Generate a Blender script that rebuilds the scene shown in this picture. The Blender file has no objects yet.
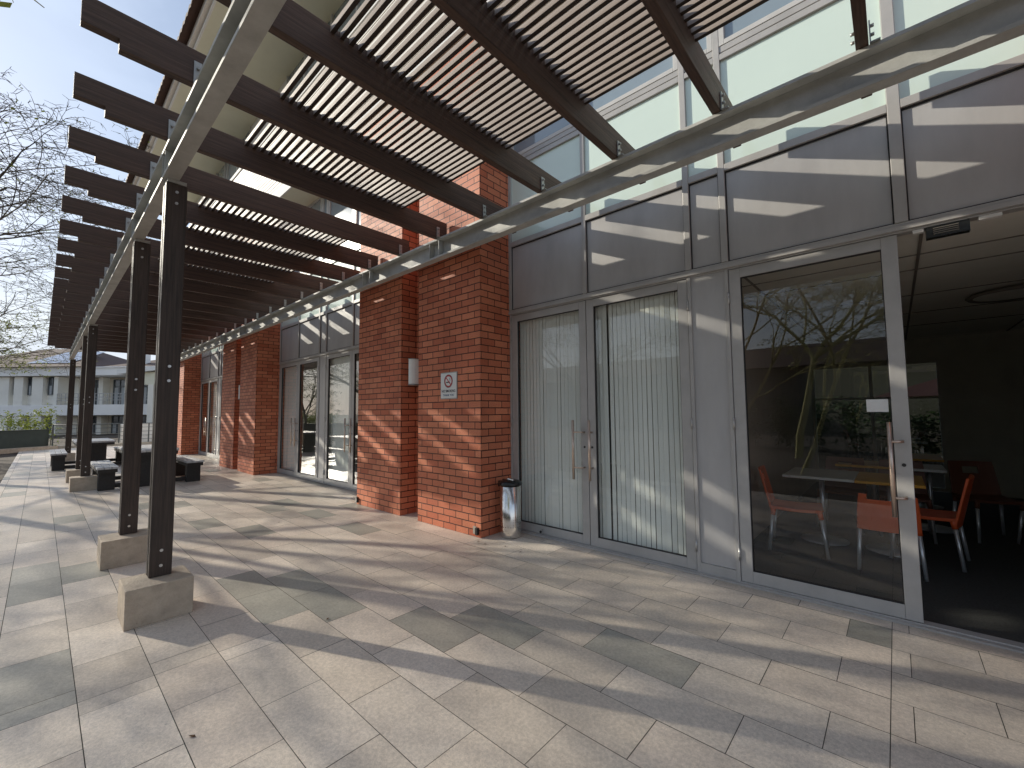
import bpy, math, random
from mathutils import Vector, Matrix
random.seed(7)
sc = bpy.context.scene
C = sc.collection
R = math.radians

# ------------------------------------------------------------------ materials
def nmat(name):
    m = bpy.data.materials.new(name); m.use_nodes = True
    nt = m.node_tree
    for n in list(nt.nodes): nt.nodes.remove(n)
    out = nt.nodes.new('ShaderNodeOutputMaterial')
    return m, nt, out

def N(nt, t, **kw):
    n = nt.nodes.new(t)
    for k, v in kw.items():
        if k in n.inputs: n.inputs[k].default_value = v
        else: setattr(n, k, v)
    return n

def L(nt, a, b): nt.links.new(a, b)

def rgb(c): return (c[0], c[1], c[2], 1)

def mat(name, c1, c2=None, rough=.6, scale=6., metal=0., bump=.0, bscale=60., stretch=(1, 1, 1), spec=.5, detail=6, r2=None, coat=0):
    """base colour broken up by two noises, roughness variation and bump; UV in metres"""
    m, nt, out = nmat(name)
    c2 = c2 or tuple(x*.75 for x in c1)
    tc = N(nt, 'ShaderNodeTexCoord')
    mp = N(nt, 'ShaderNodeMapping'); mp.inputs['Scale'].default_value = stretch
    L(nt, tc.outputs['Object'], mp.inputs['Vector'])
    n1 = N(nt, 'ShaderNodeTexNoise'); n1.inputs['Scale'].default_value = scale; n1.inputs['Detail'].default_value = detail
    n1.inputs['Roughness'].default_value = .65
    L(nt, mp.outputs[0], n1.inputs['Vector'])
    rp = N(nt, 'ShaderNodeValToRGB')
    rp.color_ramp.elements[0].position = .3; rp.color_ramp.elements[1].position = .7
    rp.color_ramp.elements[0].color = rgb(c1); rp.color_ramp.elements[1].color = rgb(c2)
    L(nt, n1.outputs['Fac'], rp.inputs['Fac'])
    b = N(nt, 'ShaderNodeBsdfPrincipled')
    L(nt, rp.outputs['Color'], b.inputs['Base Color'])
    b.inputs['Metallic'].default_value = metal
    b.inputs['Specular IOR Level'].default_value = spec
    b.inputs['Coat Weight'].default_value = coat
    mr = N(nt, 'ShaderNodeMapRange')
    mr.inputs['To Min'].default_value = rough*.85; mr.inputs['To Max'].default_value = min(1, rough*1.2)
    L(nt, n1.outputs['Fac'], mr.inputs['Value']); L(nt, mr.outputs[0], b.inputs['Roughness'])
    if bump:
        n2 = N(nt, 'ShaderNodeTexNoise'); n2.inputs['Scale'].default_value = bscale; n2.inputs['Detail'].default_value = 4
        L(nt, mp.outputs[0], n2.inputs['Vector'])
        bp = N(nt, 'ShaderNodeBump'); bp.inputs['Strength'].default_value = bump; bp.inputs['Distance'].default_value = .01
        L(nt, n2.outputs['Fac'], bp.inputs['Height']); L(nt, bp.outputs[0], b.inputs['Normal'])
    L(nt, b.outputs[0], out.inputs[0])
    return m

def brick_mat():
    m, nt, out = nmat('red_face_brick')
    uv = N(nt, 'ShaderNodeUVMap')
    br = N(nt, 'ShaderNodeTexBrick'); br.offset = .5
    br.inputs['Scale'].default_value = 1; br.inputs['Brick Width'].default_value = .232; br.inputs['Row Height'].default_value = .0835
    br.inputs['Mortar Size'].default_value = .0055; br.inputs['Mortar Smooth'].default_value = .15; br.inputs['Bias'].default_value = -.1
    br.inputs['Color1'].default_value = rgb((.66, .232, .122)); br.inputs['Color2'].default_value = rgb((.47, .125, .062))
    br.inputs['Mortar'].default_value = rgb((.045, .022, .018))
    # slightly wavering courses
    nw = N(nt, 'ShaderNodeTexNoise'); nw.inputs['Scale'].default_value = 9
    L(nt, uv.outputs[0], nw.inputs['Vector'])
    vs = N(nt, 'ShaderNodeVectorMath', operation='SCALE'); vs.inputs['Scale'].default_value = .006
    L(nt, nw.outputs['Color'], vs.inputs[0])
    va = N(nt, 'ShaderNodeVectorMath', operation='ADD'); L(nt, uv.outputs[0], va.inputs[0]); L(nt, vs.outputs[0], va.inputs[1])
    L(nt, va.outputs[0], br.inputs['Vector'])
    n = N(nt, 'ShaderNodeTexNoise'); n.inputs['Scale'].default_value = 2.2; n.inputs['Detail'].default_value = 8
    L(nt, uv.outputs[0], n.inputs['Vector'])
    n3 = N(nt, 'ShaderNodeTexNoise'); n3.inputs['Scale'].default_value = 75; n3.inputs['Detail'].default_value = 5
    L(nt, uv.outputs[0], n3.inputs['Vector'])
    ad = N(nt, 'ShaderNodeMath', operation='ADD'); L(nt, n.outputs['Fac'], ad.inputs[0]); L(nt, n3.outputs['Fac'], ad.inputs[1])
    mr = N(nt, 'ShaderNodeMapRange'); mr.inputs['From Min'].default_value = .6; mr.inputs['From Max'].default_value = 1.4
    mr.inputs['To Min'].default_value = .72; mr.inputs['To Max'].default_value = 1.25
    L(nt, ad.outputs[0], mr.inputs['Value'])
    mu = N(nt, 'ShaderNodeMix', data_type='RGBA', blend_type='MULTIPLY'); mu.inputs[0].default_value = 1
    L(nt, br.outputs['Color'], mu.inputs[6]); L(nt, mr.outputs[0], mu.inputs[7])
    b = N(nt, 'ShaderNodeBsdfPrincipled'); b.inputs['Roughness'].default_value = .62
    b.inputs['Specular IOR Level'].default_value = .35
    L(nt, mu.outputs[2], b.inputs['Base Color'])
    hm = N(nt, 'ShaderNodeMath', operation='MULTIPLY_ADD'); hm.inputs[1].default_value = -1
    L(nt, br.outputs['Fac'], hm.inputs[0])
    sm = N(nt, 'ShaderNodeMath', operation='MULTIPLY'); sm.inputs[1].default_value = .25
    L(nt, n3.outputs['Fac'], sm.inputs[0]); L(nt, sm.outputs[0], hm.inputs[2])
    bp = N(nt, 'ShaderNodeBump'); bp.inputs['Strength'].default_value = .8; bp.inputs['Distance'].default_value = .006
    L(nt, hm.outputs[0], bp.inputs['Height']); L(nt, bp.outputs[0], b.inputs['Normal'])
    L(nt, b.outputs[0], out.inputs[0])
    return m

def paver_mat():
    m, nt, out = nmat('sandstone_paver')
    at = N(nt, 'ShaderNodeAttribute'); at.attribute_name = 'tint'
    tc = N(nt, 'ShaderNodeTexCoord')
    n1 = N(nt, 'ShaderNodeTexNoise'); n1.inputs['Scale'].default_value = 1.6; n1.inputs['Detail'].default_value = 9; n1.inputs['Roughness'].default_value = .7
    n2 = N(nt, 'ShaderNodeTexNoise'); n2.inputs['Scale'].default_value = 170; n2.inputs['Detail'].default_value = 5; n2.inputs['Roughness'].default_value = .8
    n4 = N(nt, 'ShaderNodeTexNoise'); n4.inputs['Scale'].default_value = 14; n4.inputs['Detail'].default_value = 6
    for n in (n1, n2, n4): L(nt, tc.outputs['Object'], n.inputs['Vector'])
    r1 = N(nt, 'ShaderNodeMapRange'); r1.inputs['From Min'].default_value = .3; r1.inputs['From Max'].default_value = .7
    r1.inputs['To Min'].default_value = .88; r1.inputs['To Max'].default_value = 1.07; L(nt, n1.outputs['Fac'], r1.inputs['Value'])
    r2 = N(nt, 'ShaderNodeMapRange'); r2.inputs['From Min'].default_value = .3; r2.inputs['From Max'].default_value = .7
    r2.inputs['To Min'].default_value = .74; r2.inputs['To Max'].default_value = 1.2; L(nt, n2.outputs['Fac'], r2.inputs['Value'])
    r4 = N(nt, 'ShaderNodeMapRange'); r4.inputs['From Min'].default_value = .3; r4.inputs['From Max'].default_value = .7
    r4.inputs['To Min'].default_value = .93; r4.inputs['To Max'].default_value = 1.05; L(nt, n4.outputs['Fac'], r4.inputs['Value'])
    m1 = N(nt, 'ShaderNodeMath', operation='MULTIPLY'); L(nt, r1.outputs[0], m1.inputs[0]); L(nt, r2.outputs[0], m1.inputs[1])
    n5 = N(nt, 'ShaderNodeTexNoise'); n5.inputs['Scale'].default_value = 55; n5.inputs['Detail'].default_value = 3; L(nt, tc.outputs['Object'], n5.inputs['Vector'])
    r5 = N(nt, 'ShaderNodeMapRange'); r5.inputs['From Min'].default_value = .35; r5.inputs['From Max'].default_value = .65
    r5.inputs['To Min'].default_value = .88; r5.inputs['To Max'].default_value = 1.09; L(nt, n5.outputs['Fac'], r5.inputs['Value'])
    vo = N(nt, 'ShaderNodeTexVoronoi'); vo.inputs['Scale'].default_value = 5.5; vo.inputs['Randomness'].default_value = 1; L(nt, tc.outputs['Object'], vo.inputs['Vector'])
    r6 = N(nt, 'ShaderNodeMapRange'); r6.inputs['From Min'].default_value = .018; r6.inputs['From Max'].default_value = .045
    r6.inputs['To Min'].default_value = .62; r6.inputs['To Max'].default_value = 1; L(nt, vo.outputs['Distance'], r6.inputs['Value'])
    sp = N(nt, 'ShaderNodeSeparateXYZ'); L(nt, tc.outputs['Object'], sp.inputs[0])
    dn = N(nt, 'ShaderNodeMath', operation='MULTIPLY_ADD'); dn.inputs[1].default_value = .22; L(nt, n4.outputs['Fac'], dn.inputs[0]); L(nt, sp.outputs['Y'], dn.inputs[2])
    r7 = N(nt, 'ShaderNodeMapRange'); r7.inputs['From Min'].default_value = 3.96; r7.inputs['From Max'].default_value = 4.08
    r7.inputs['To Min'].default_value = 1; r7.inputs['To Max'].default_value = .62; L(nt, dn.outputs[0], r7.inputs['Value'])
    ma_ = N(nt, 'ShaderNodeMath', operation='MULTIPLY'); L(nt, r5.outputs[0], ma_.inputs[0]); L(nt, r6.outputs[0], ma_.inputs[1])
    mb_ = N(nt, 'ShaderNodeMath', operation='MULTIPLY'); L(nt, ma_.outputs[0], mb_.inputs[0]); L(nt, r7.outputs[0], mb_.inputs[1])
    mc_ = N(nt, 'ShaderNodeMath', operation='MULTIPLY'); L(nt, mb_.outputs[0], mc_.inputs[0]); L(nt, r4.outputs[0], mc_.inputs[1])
    m2 = N(nt, 'ShaderNodeMath', operation='MULTIPLY'); L(nt, m1.outputs[0], m2.inputs[0]); L(nt, mc_.outputs[0], m2.inputs[1])
    mu = N(nt, 'ShaderNodeMix', data_type='RGBA', blend_type='MULTIPLY'); mu.inputs[0].default_value = 1
    L(nt, at.outputs['Color'], mu.inputs[6]); L(nt, m2.outputs[0], mu.inputs[7])
    b = N(nt, 'ShaderNodeBsdfPrincipled'); b.inputs['Specular IOR Level'].default_value = .45
    L(nt, mu.outputs[2], b.inputs['Base Color'])
    rr = N(nt, 'ShaderNodeMapRange'); rr.inputs['To Min'].default_value = .26; rr.inputs['To Max'].default_value = .56
    L(nt, n1.outputs['Fac'], rr.inputs['Value']); L(nt, rr.outputs[0], b.inputs['Roughness'])
    bp = N(nt, 'ShaderNodeBump'); bp.inputs['Strength'].default_value = .35; bp.inputs['Distance'].default_value = .003
    L(nt, n2.outputs['Fac'], bp.inputs['Height']); L(nt, bp.outputs[0], b.inputs['Normal'])
    L(nt, b.outputs[0], out.inputs[0])
    return m

def glass_mat(name, tint=(.86, .9, .88), refl=1.65, base=.0):
    m, nt, out = nmat(name)
    tr = N(nt, 'ShaderNodeBsdfTransparent'); tr.inputs['Color'].default_value = rgb(tint)
    gl = N(nt, 'ShaderNodeBsdfGlossy'); gl.inputs['Roughness'].default_value = .0; gl.inputs['Color'].default_value = (1, 1, 1, 1)
    fr = N(nt, 'ShaderNodeFresnel'); fr.inputs['IOR'].default_value = 1.5
    ge = N(nt, 'ShaderNodeNewGeometry')
    # single sheet: keep the fresnel of the outer face on both sides
    mi = N(nt, 'ShaderNodeMath', operation='MULTIPLY_ADD', use_clamp=True); mi.inputs[1].default_value = refl; mi.inputs[2].default_value = base
    lw = N(nt, 'ShaderNodeLayerWeight'); lw.inputs['Blend'].default_value = .5
    pw = N(nt, 'ShaderNodeMath', operation='POWER'); pw.inputs[1].default_value = 4.2
    L(nt, lw.outputs['Facing'], pw.inputs[0])
    ma = N(nt, 'ShaderNodeMath', operation='MULTIPLY_ADD'); ma.inputs[1].default_value = .9; ma.inputs[2].default_value = .045
    L(nt, pw.outputs[0], ma.inputs[0]); L(nt, ma.outputs[0], mi.inputs[0])
    tcn = N(nt, 'ShaderNodeTexCoord'); nz = N(nt, 'ShaderNodeTexNoise'); nz.inputs['Scale'].default_value = 1.3
    L(nt, tcn.outputs['Object'], nz.inputs['Vector'])
    bp = N(nt, 'ShaderNodeBump'); bp.inputs['Strength'].default_value = .012; bp.inputs['Distance'].default_value = .02
    L(nt, nz.outputs['Fac'], bp.inputs['Height']); L(nt, bp.outputs[0], gl.inputs['Normal'])
    mx = N(nt, 'ShaderNodeMixShader'); L(nt, mi.outputs[0], mx.inputs[0]); L(nt, tr.outputs[0], mx.inputs[1]); L(nt, gl.outputs[0], mx.inputs[2])
    L(nt, mx.outputs[0], out.inputs[0])
    return m

def leaf_mat(name, c1, c2, trans=.35):
    m, nt, out = nmat(name)
    tc = N(nt, 'ShaderNodeTexCoord'); n1 = N(nt, 'ShaderNodeTexNoise'); n1.inputs['Scale'].default_value = 2.5; n1.inputs['Detail'].default_value = 5
    L(nt, tc.outputs['Object'], n1.inputs['Vector'])
    rp = N(nt, 'ShaderNodeValToRGB'); rp.color_ramp.elements[0].position = .35; rp.color_ramp.elements[1].position = .65
    rp.color_ramp.elements[0].color = rgb(c1); rp.color_ramp.elements[1].color = rgb(c2); L(nt, n1.outputs['Fac'], rp.inputs['Fac'])
    d = N(nt, 'ShaderNodeBsdfPrincipled'); d.inputs['Roughness'].default_value = .6; L(nt, rp.outputs[0], d.inputs['Base Color'])
    t = N(nt, 'ShaderNodeBsdfTranslucent'); L(nt, rp.outputs[0], t.inputs['Color'])
    mx = N(nt, 'ShaderNodeMixShader'); mx.inputs[0].default_value = trans
    L(nt, d.outputs[0], mx.inputs[1]); L(nt, t.outputs[0], mx.inputs[2]); L(nt, mx.outputs[0], out.inputs[0])
    return m

M = {}
M['brick'] = brick_mat()
M['paver'] = paver_mat()
M['grout'] = mat('dark_grout', (.055, .046, .036), (.09, .078, .062), .95, 30)
M['rafter'] = mat('brown_stained_timber', (.125, .074, .053), (.040, .025, .019), .55, 5, stretch=(10, .5, 16), bump=.25, bscale=30)
M['slat'] = mat('slat_sunlit_faces', (.50, .42, .365), (.34, .27, .225), .55, 5, stretch=(.6, 9, 9), bump=.2, bscale=30)  # pale slat faces: brightness of direct sun put into the colour
M['slat_shaded'] = mat('slat_shaded_faces', (.05, .034, .026), (.03, .02, .016), .6, 5, stretch=(.6, 9, 9))  # same timber on bottom and back faces, shade put into the colour
M['post'] = mat('dark_post_timber', (.075, .050, .038), (.024, .017, .013), .55, 5, stretch=(14, 14, .5), bump=.25, bscale=30)
M['steel'] = mat('galvanised_steel', (.55, .55, .515), (.38, .38, .355), .55, 4.5, metal=.0, bump=.08, bscale=90)
M['steel_light'] = mat('zinc_cleat', (.48, .49, .47), (.34, .35, .34), .4, 12, metal=.4)
M['bolt'] = mat('bolt_steel', (.62, .62, .6), (.42, .42, .42), .3, 60, metal=.9)
M['frame'] = mat('grey_aluminium', (.49, .475, .455), (.39, .38, .365), .38, 3.2, metal=.05, bump=.02, bscale=160)
M['panel'] = mat('grey_metal_panel', (.52, .51, .50), (.415, .405, .40), .36, 1.7, metal=.05, bump=.03, bscale=30, stretch=(1.6, 1, .45), detail=10)
M['gasket'] = mat('black_gasket', (.02, .02, .02), (.035, .03, .03), .6, 30)
M['white_frame'] = mat('pale_aluminium', (.60, .59, .57), (.52, .51, .49), .4, 4)
M['frost'] = mat('frosted_glass', (.70, .82, .74), (.65, .77, .70), .16, .7, spec=.6, coat=.3)
M['sky_glass'] = mat('sky_toned_window_glass', (.30, .36, .40), (.20, .26, .31), .07, .5, spec=.9, coat=.6)  # pale blue base colour stands in for the reflected sky
M['glass'] = glass_mat('clear_door_glass', (.94, .96, .95))
M['backglass'] = glass_mat('tinted_back_glass', (.13, .15, .14))
M['soffit'] = mat('cream_soffit', (.80, .78, .62), (.74, .72, .57), .7, 1.3)
M['whiteplaster'] = mat('white_plaster', (.84, .83, .80), (.78, .77, .74), .75, 2, bump=.1, bscale=80)
M['louvre'] = mat('cream_louvre', (.82, .78, .72), (.76, .72, .66), .6, 3)
M['rooftile'] = mat('brown_roof_tile', (.06, .034, .028), (.11, .06, .045), .75, 5, bump=.3)
M['concrete'] = mat('sandy_concrete', (.56, .465, .36), (.37, .30, .23), .8, 11, bump=.6, bscale=70, detail=12)
M['concrete_light'] = mat('pale_concrete', (.44, .40, .33), (.35, .31, .26), .8, 6, bump=.3, bscale=120)
M['chrome'] = mat('polished_stainless', (.80, .77, .72), (.70, .67, .63), .17, 5, metal=1, bump=.05, bscale=8)
M['copper'] = mat('brushed_handle_metal', (.70, .56, .46), (.60, .48, .40), .3, 40, metal=.85)
M['black'] = mat('black_plastic', (.012, .012, .013), (.02, .02, .02), .25, 20)
M['hole'] = mat('dark_hole', (.01, .01, .01), (.015, .015, .015), .9, 20)
M['blind'] = mat('blind_fabric', (.90, .91, .86), (.85, .86, .81), .8, 3, stretch=(14, 1, .3))
M['carpet'] = mat('charcoal_carpet', (.075, .075, .07), (.04, .04, .038), .95, 60, bump=.4, bscale=200)
M['ceiling'] = mat('ceiling_board', (.80, .78, .70), (.74, .72, .64), .8, 4)
M['ceilgrid'] = mat('ceiling_grid_metal', (.22, .20, .17), (.18, .16, .14), .6, 8)
M['inwall'] = mat('olive_interior_wall', (.58, .57, .48), (.50, .49, .42), .85, 3)
M['tanwall'] = mat('tan_interior_wall', (.50, .42, .34), (.44, .37, .30), .85, 3)
M['orange'] = mat('orange_plastic', (.78, .135, .035), (.68, .11, .03), .38, 3)
M['orange_shaded'] = mat('shaded_orange_plastic', (.16, .06, .035), (.12, .045, .028), .45, 3)  # orange plastic darkened in colour to stand for the room's shade
M['alu'] = mat('chair_leg_aluminium', (.80, .84, .87), (.7, .73, .75), .3, 20, metal=.6)
M['tabwhite'] = mat('white_laminate', (.66, .67, .64), (.6, .61, .58), .3, 5)
M['tabyellow'] = mat('yellow_laminate', (.72, .36, .03), (.65, .32, .03), .35, 5)
M['darkwood'] = mat('black_stained_timber', (.030, .027, .025), (.018, .016, .015), .55, 6, stretch=(1, 6, 6), bump=.3)
M['benchtop'] = mat('weathered_grey_top', (.60, .60, .60), (.40, .40, .41), .5, 9, stretch=(1, 5, 1))
M['soil'] = mat('leaf_litter_soil', (.035, .025, .018), (.095, .068, .045), .95, 26, bump=.9, bscale=45, detail=10)
M['greenwall'] = mat('dark_green_wall_paint', (.050, .065, .055), (.038, .05, .043), .7, 3, bump=.15)
M['farwall'] = mat('pale_far_wall', (.88, .85, .76), (.80, .77, .69), .85, 1)
M['farwhite'] = mat('white_far_fascia', (.92, .90, .86), (.86, .84, .80), .8, 1)
M['fartan'] = mat('tan_far_recess', (.74, .68, .57), (.66, .60, .50), .85, 1)
M['darkfar'] = mat('shaded_far_wall', (.16, .14, .11), (.12, .105, .085), .85, 1)
M['farglass'] = mat('far_window_glass', (.035, .042, .05), (.10, .11, .12), .1, 1.2, spec=.8)
M['curtain'] = mat('net_curtain', (.50, .52, .52), (.36, .38, .39), .8, 4, stretch=(8, 8, .3))
M['solar'] = mat('solar_panel_glass', (.16, .22, .34), (.12, .17, .27), .15, 2, spec=.8)
M['railing'] = mat('painted_railing', (.10, .11, .11), (.07, .08, .08), .5, 9)
M['bark_yellow'] = mat('fever_tree_bark', (.62, .58, .26), (.42, .40, .17), .8, 7, stretch=(1, 1, .4), bump=.5, bscale=20)
M['bark_grey'] = mat('grey_acacia_bark', (.14, .12, .09), (.075, .063, .048), .85, 9, bump=.6, bscale=20)
M['leaf_yel'] = leaf_mat('yellow_green_leaf', (.17, .21, .035), (.27, .30, .06))
M['leaf_dk'] = leaf_mat('dark_green_leaf', (.028, .05, .018), (.06, .095, .03), .2)
M['canvas'] = leaf_mat('salmon_canvas', (.62, .20, .14), (.55, .17, .12), .3)
M['signwhite'] = mat('sign_white', (.78, .78, .76), (.72, .72, .70), .4, 8)
M['signred'] = mat('sign_red', (.50, .03, .03), (.42, .03, .03), .4, 8)
M['signblack'] = mat('sign_ink', (.02, .02, .03), (.03, .03, .04), .4, 8)
M['signblue'] = mat('sign_blue', (.06, .12, .22), (.05, .10, .2), .4, 8)
M['lampwhite'] = mat('lamp_opal', (.92, .91, .85), (.86, .85, .80), .5, 5, stretch=(1, 1, 14))
M['litter'] = mat('dry_leaf', (.11, .05, .02), (.06, .03, .015), .8, 40)

# ------------------------------------------------------------------ mesh builder
class MB:
    def __init__(s, origin=(0, 0, 0)):
        s.v = []; s.f = []; s.mi = []; s.o = Vector(origin); s.sm = []
    def add(s, vs, fs, mi=0, smooth=False):
        b = len(s.v); s.v += [tuple(v) for v in vs]
        for f in fs: s.f.append(tuple(i + b for i in f)); s.mi.append(mi); s.sm.append(smooth)
    def box(s, x0, x1, y0, y1, z0, z1, mi=0):
        s.add([(x0, y0, z0), (x1, y0, z0), (x1, y1, z0), (x0, y1, z0), (x0, y0, z1), (x1, y0, z1), (x1, y1, z1), (x0, y1, z1)],
              [(0, 3, 2, 1), (4, 5, 6, 7), (0, 1, 5, 4), (1, 2, 6, 5), (2, 3, 7, 6), (3, 0, 4, 7)], mi)
        return s
    def quad(s, a, b, c, d, mi=0): s.add([a, b, c, d], [(0, 1, 2, 3)], mi); return s
    def prism(s, prof, ax, a, b, mi=0):
        """profile polygon (pairs) extruded along axis ax from a to b"""
        def P(p, t):
            return {0: (t, p[0], p[1]), 1: (p[0], t, p[1]), 2: (p[0], p[1], t)}[ax]
        n = len(prof)
        vs = [P(p, a) for p in prof] + [P(p, b) for p in prof]
        fs = [tuple(range(n)), tuple(range(2*n - 1, n - 1, -1))]
        fs += [(i, i + n, (i + 1) % n + n, (i + 1) % n) for i in range(n)]
        s.add(vs, fs, mi); return s
    def tube(s, pts, rad, n=10, mi=0, cap=True):
        pts = [Vector(p) for p in pts]
        if not hasattr(rad, '__len__'): rad = [rad]*len(pts)
        vs = []; up = None
        for i, p in enumerate(pts):
            d = (pts[min(i + 1, len(pts) - 1)] - pts[max(i - 1, 0)]).normalized()
            if up is None:
                up = Vector((0, 0, 1)) if abs(d.z) < .9 else Vector((1, 0, 0))
            a = d.cross(up)
            if a.length < 1e-4: a = d.cross(Vector((1, .3, 0)))
            a.normalize(); b = a.cross(d).normalized(); up = b
            for k in range(n):
                t = 2*math.pi*k/n
                vs.append(p + (a*math.cos(t) + b*math.sin(t))*rad[i])
        fs = []
        for i in range(len(pts) - 1):
            for k in range(n):
                fs.append((i*n + k, i*n + (k + 1) % n, (i + 1)*n + (k + 1) % n, (i + 1)*n + k))
        s.add(vs, fs, mi, True)
        if cap:
            b0 = len(s.v) - len(vs)
            s.f.append(tuple(b0 + k for k in range(n - 1, -1, -1))); s.mi.append(mi); s.sm.append(False)
            s.f.append(tuple(b0 + (len(pts) - 1)*n + k for k in range(n))); s.mi.append(mi); s.sm.append(False)
        return s
    def lathe(s, prof, c=(0, 0), n=32, mi=0, sx=1, sy=1):
        vs = []
        for r, z in prof:
            for k in range(n):
                t = 2*math.pi*k/n; vs.append((c[0] + r*sx*math.cos(t), c[1] + r*sy*math.sin(t), z))
        fs = []
        for i in range(len(prof) - 1):
            for k in range(n): fs.append((i*n + k, i*n + (k + 1) % n, (i + 1)*n + (k + 1) % n, (i + 1)*n + k))
        s.add(vs, fs, mi, True); return s
    def build(s, name, mats, parent=None, bevel=0, colors=None):
        me = bpy.data.meshes.new(name)
        o = s.o
        me.from_pydata([(v[0] - o.x, v[1] - o.y, v[2] - o.z) for v in s.v], [], s.f)
        if not isinstance(mats, (list, tuple)): mats = [mats]
        for m in mats: me.materials.append(m)
        me.polygons.foreach_set('material_index', s.mi)
        me.polygons.foreach_set('use_smooth', s.sm)
        me.update()
        uvl = me.uv_layers.new(name='UVMap')
        for p in me.polygons:
            nx, ny, nz = abs(p.normal.x), abs(p.normal.y), abs(p.normal.z)
            for li in p.loop_indices:
                v = me.vertices[me.loops[li].vertex_index].co + o
                if nz >= nx and nz >= ny: u = (v.x, v.y)
                elif nx > ny: u = (v.y, v.z)
                else: u = (v.x, v.z)
                uvl.data[li].uv = u
        ob = bpy.data.objects.new(name, me); C.objects.link(ob)
        if parent is not None:
            ob.parent = parent; ob.location = o - (world_of(parent))
        else: ob.location = o
        if bevel:
            bm = ob.modifiers.new('bevel', 'BEVEL'); bm.width = bevel; bm.segments = 2; bm.limit_method = 'ANGLE'; bm.angle_limit = R(40)
            bm.harden_normals = False
        return ob

def world_of(o):
    v = Vector(o.location); p = o.parent
    while p is not None: v += Vector(p.location); p = p.parent
    return v

def tag(o, label, cat, group=None, kind=None):
    o['label'] = label; o['category'] = cat
    if group: o['group'] = group
    if kind: o['kind'] = kind
    return o

def thing(name, label, cat, loc=(0, 0, 0), group=None):
    o = bpy.data.objects.new(name, None); C.objects.link(o); o.location = loc; o.empty_display_size = .2
    return tag(o, label, cat, group)

def struct(o, kind='structure'): o['kind'] = kind; return o

def dup(root, loc, rz, label, group=None):
    def cp(o, parent):
        c = o.copy(); C.objects.link(c); c.parent = parent
        for ch in o.children: cp(ch, c)
        return c
    r = cp(root, None); r.location = loc; r.rotation_euler = (0, 0, rz); r['label'] = label
    if group: r['group'] = group
    return r

# ------------------------------------------------------------------ camera
cam = bpy.data.cameras.new('camera'); co = bpy.data.objects.new('camera', cam); C.objects.link(co); sc.camera = co
Rv = Vector((0.742541917, 0.669736531, -0.009191323)); Uv = Vector((0.050557407, -0.042359471, 0.997814441)); Fv = Vector((-0.6678888, 0.741389678, 0.065313825))
Rv.normalize(); Fv = (Fv - Rv*Fv.dot(Rv)).normalized(); Uv = Rv.cross(Fv).normalized()
mw = Matrix((( Rv.x, Uv.x, -Fv.x, 0), (Rv.y, Uv.y, -Fv.y, 0), (Rv.z, Uv.z, -Fv.z, 1.45), (0, 0, 0, 1)))
co.matrix_world = mw
cam.sensor_width = 36; cam.lens = 424.51/1024*36; cam.clip_end = 600; cam.clip_start = .02

# ------------------------------------------------------------------ light
SD = Vector((.582, .259, -.262)).normalized()
sun = bpy.data.lights.new('sun', 'SUN'); so = bpy.data.objects.new('sun', sun); C.objects.link(so)
sun.energy = 5.0; sun.angle = R(.55); sun.color = (1, .93, .79)
so.rotation_euler = SD.to_track_quat('-Z', 'Y').to_euler(); so.location = (-20, -9, 14)
w = bpy.data.worlds.new('World'); sc.world = w; w.use_nodes = True
nt = w.node_tree
for n in list(nt.nodes): nt.nodes.remove(n)
wo = nt.nodes.new('ShaderNodeOutputWorld'); bg = nt.nodes.new('ShaderNodeBackground')
sk = nt.nodes.new('ShaderNodeTexSky'); sk.sky_type = 'NISHITA'; sk.sun_disc = False
sk.sun_elevation = math.asin(-SD.z); sk.sun_rotation = math.atan2(-SD.x, -SD.y); sk.air_density = 1.0; sk.dust_density = .8; sk.ozone_density = 1.2
tc = nt.nodes.new('ShaderNodeTexCoord'); mp = nt.nodes.new('ShaderNodeMapping'); mp.inputs['Scale'].default_value = (1, 1, 2.6)
ns = nt.nodes.new('ShaderNodeTexNoise'); ns.inputs['Scale'].default_value = 1.9; ns.inputs['Detail'].default_value = 9; ns.inputs['Roughness'].default_value = .55
ns.inputs['Distortion'].default_value = .4
nt.links.new(tc.outputs['Generated'], mp.inputs[0]); nt.links.new(mp.outputs[0], ns.inputs['Vector'])
rp = nt.nodes.new('ShaderNodeMapRange'); rp.inputs['From Min'].default_value = .42; rp.inputs['From Max'].default_value = .68; rp.inputs['To Min'].default_value = .30; rp.inputs['To Max'].default_value = .85
nt.links.new(ns.outputs['Fac'], rp.inputs['Value'])
mx = nt.nodes.new('ShaderNodeMix'); mx.data_type = 'RGBA'; mx.inputs[7].default_value = (4.9, 5.8, 7.3, 1)
nt.links.new(rp.outputs[0], mx.inputs[0]); nt.links.new(sk.outputs[0], mx.inputs[6])
sx = nt.nodes.new('ShaderNodeSeparateXYZ'); nt.links.new(tc.outputs['Generated'], sx.inputs[0])
hz = nt.nodes.new('ShaderNodeMapRange'); hz.interpolation_type = 'SMOOTHSTEP'; hz.inputs['From Min'].default_value = .42; hz.inputs['From Max'].default_value = -.02; hz.inputs['To Min'].default_value = 0; hz.inputs['To Max'].default_value = .82
nt.links.new(sx.outputs['Z'], hz.inputs['Value'])
mh = nt.nodes.new('ShaderNodeMix'); mh.data_type = 'RGBA'; mh.inputs[7].default_value = (5.2, 5.5, 6.0, 1)
nt.links.new(hz.outputs[0], mh.inputs[0]); nt.links.new(mx.outputs[2], mh.inputs[6]); nt.links.new(mh.outputs[2], bg.inputs[0]); bg.inputs[1].default_value = .15
nt.links.new(bg.outputs[0], wo.inputs[0])
sc.view_settings.view_transform = 'Standard'; sc.view_settings.look = 'None'; sc.view_settings.exposure = 0

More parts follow.
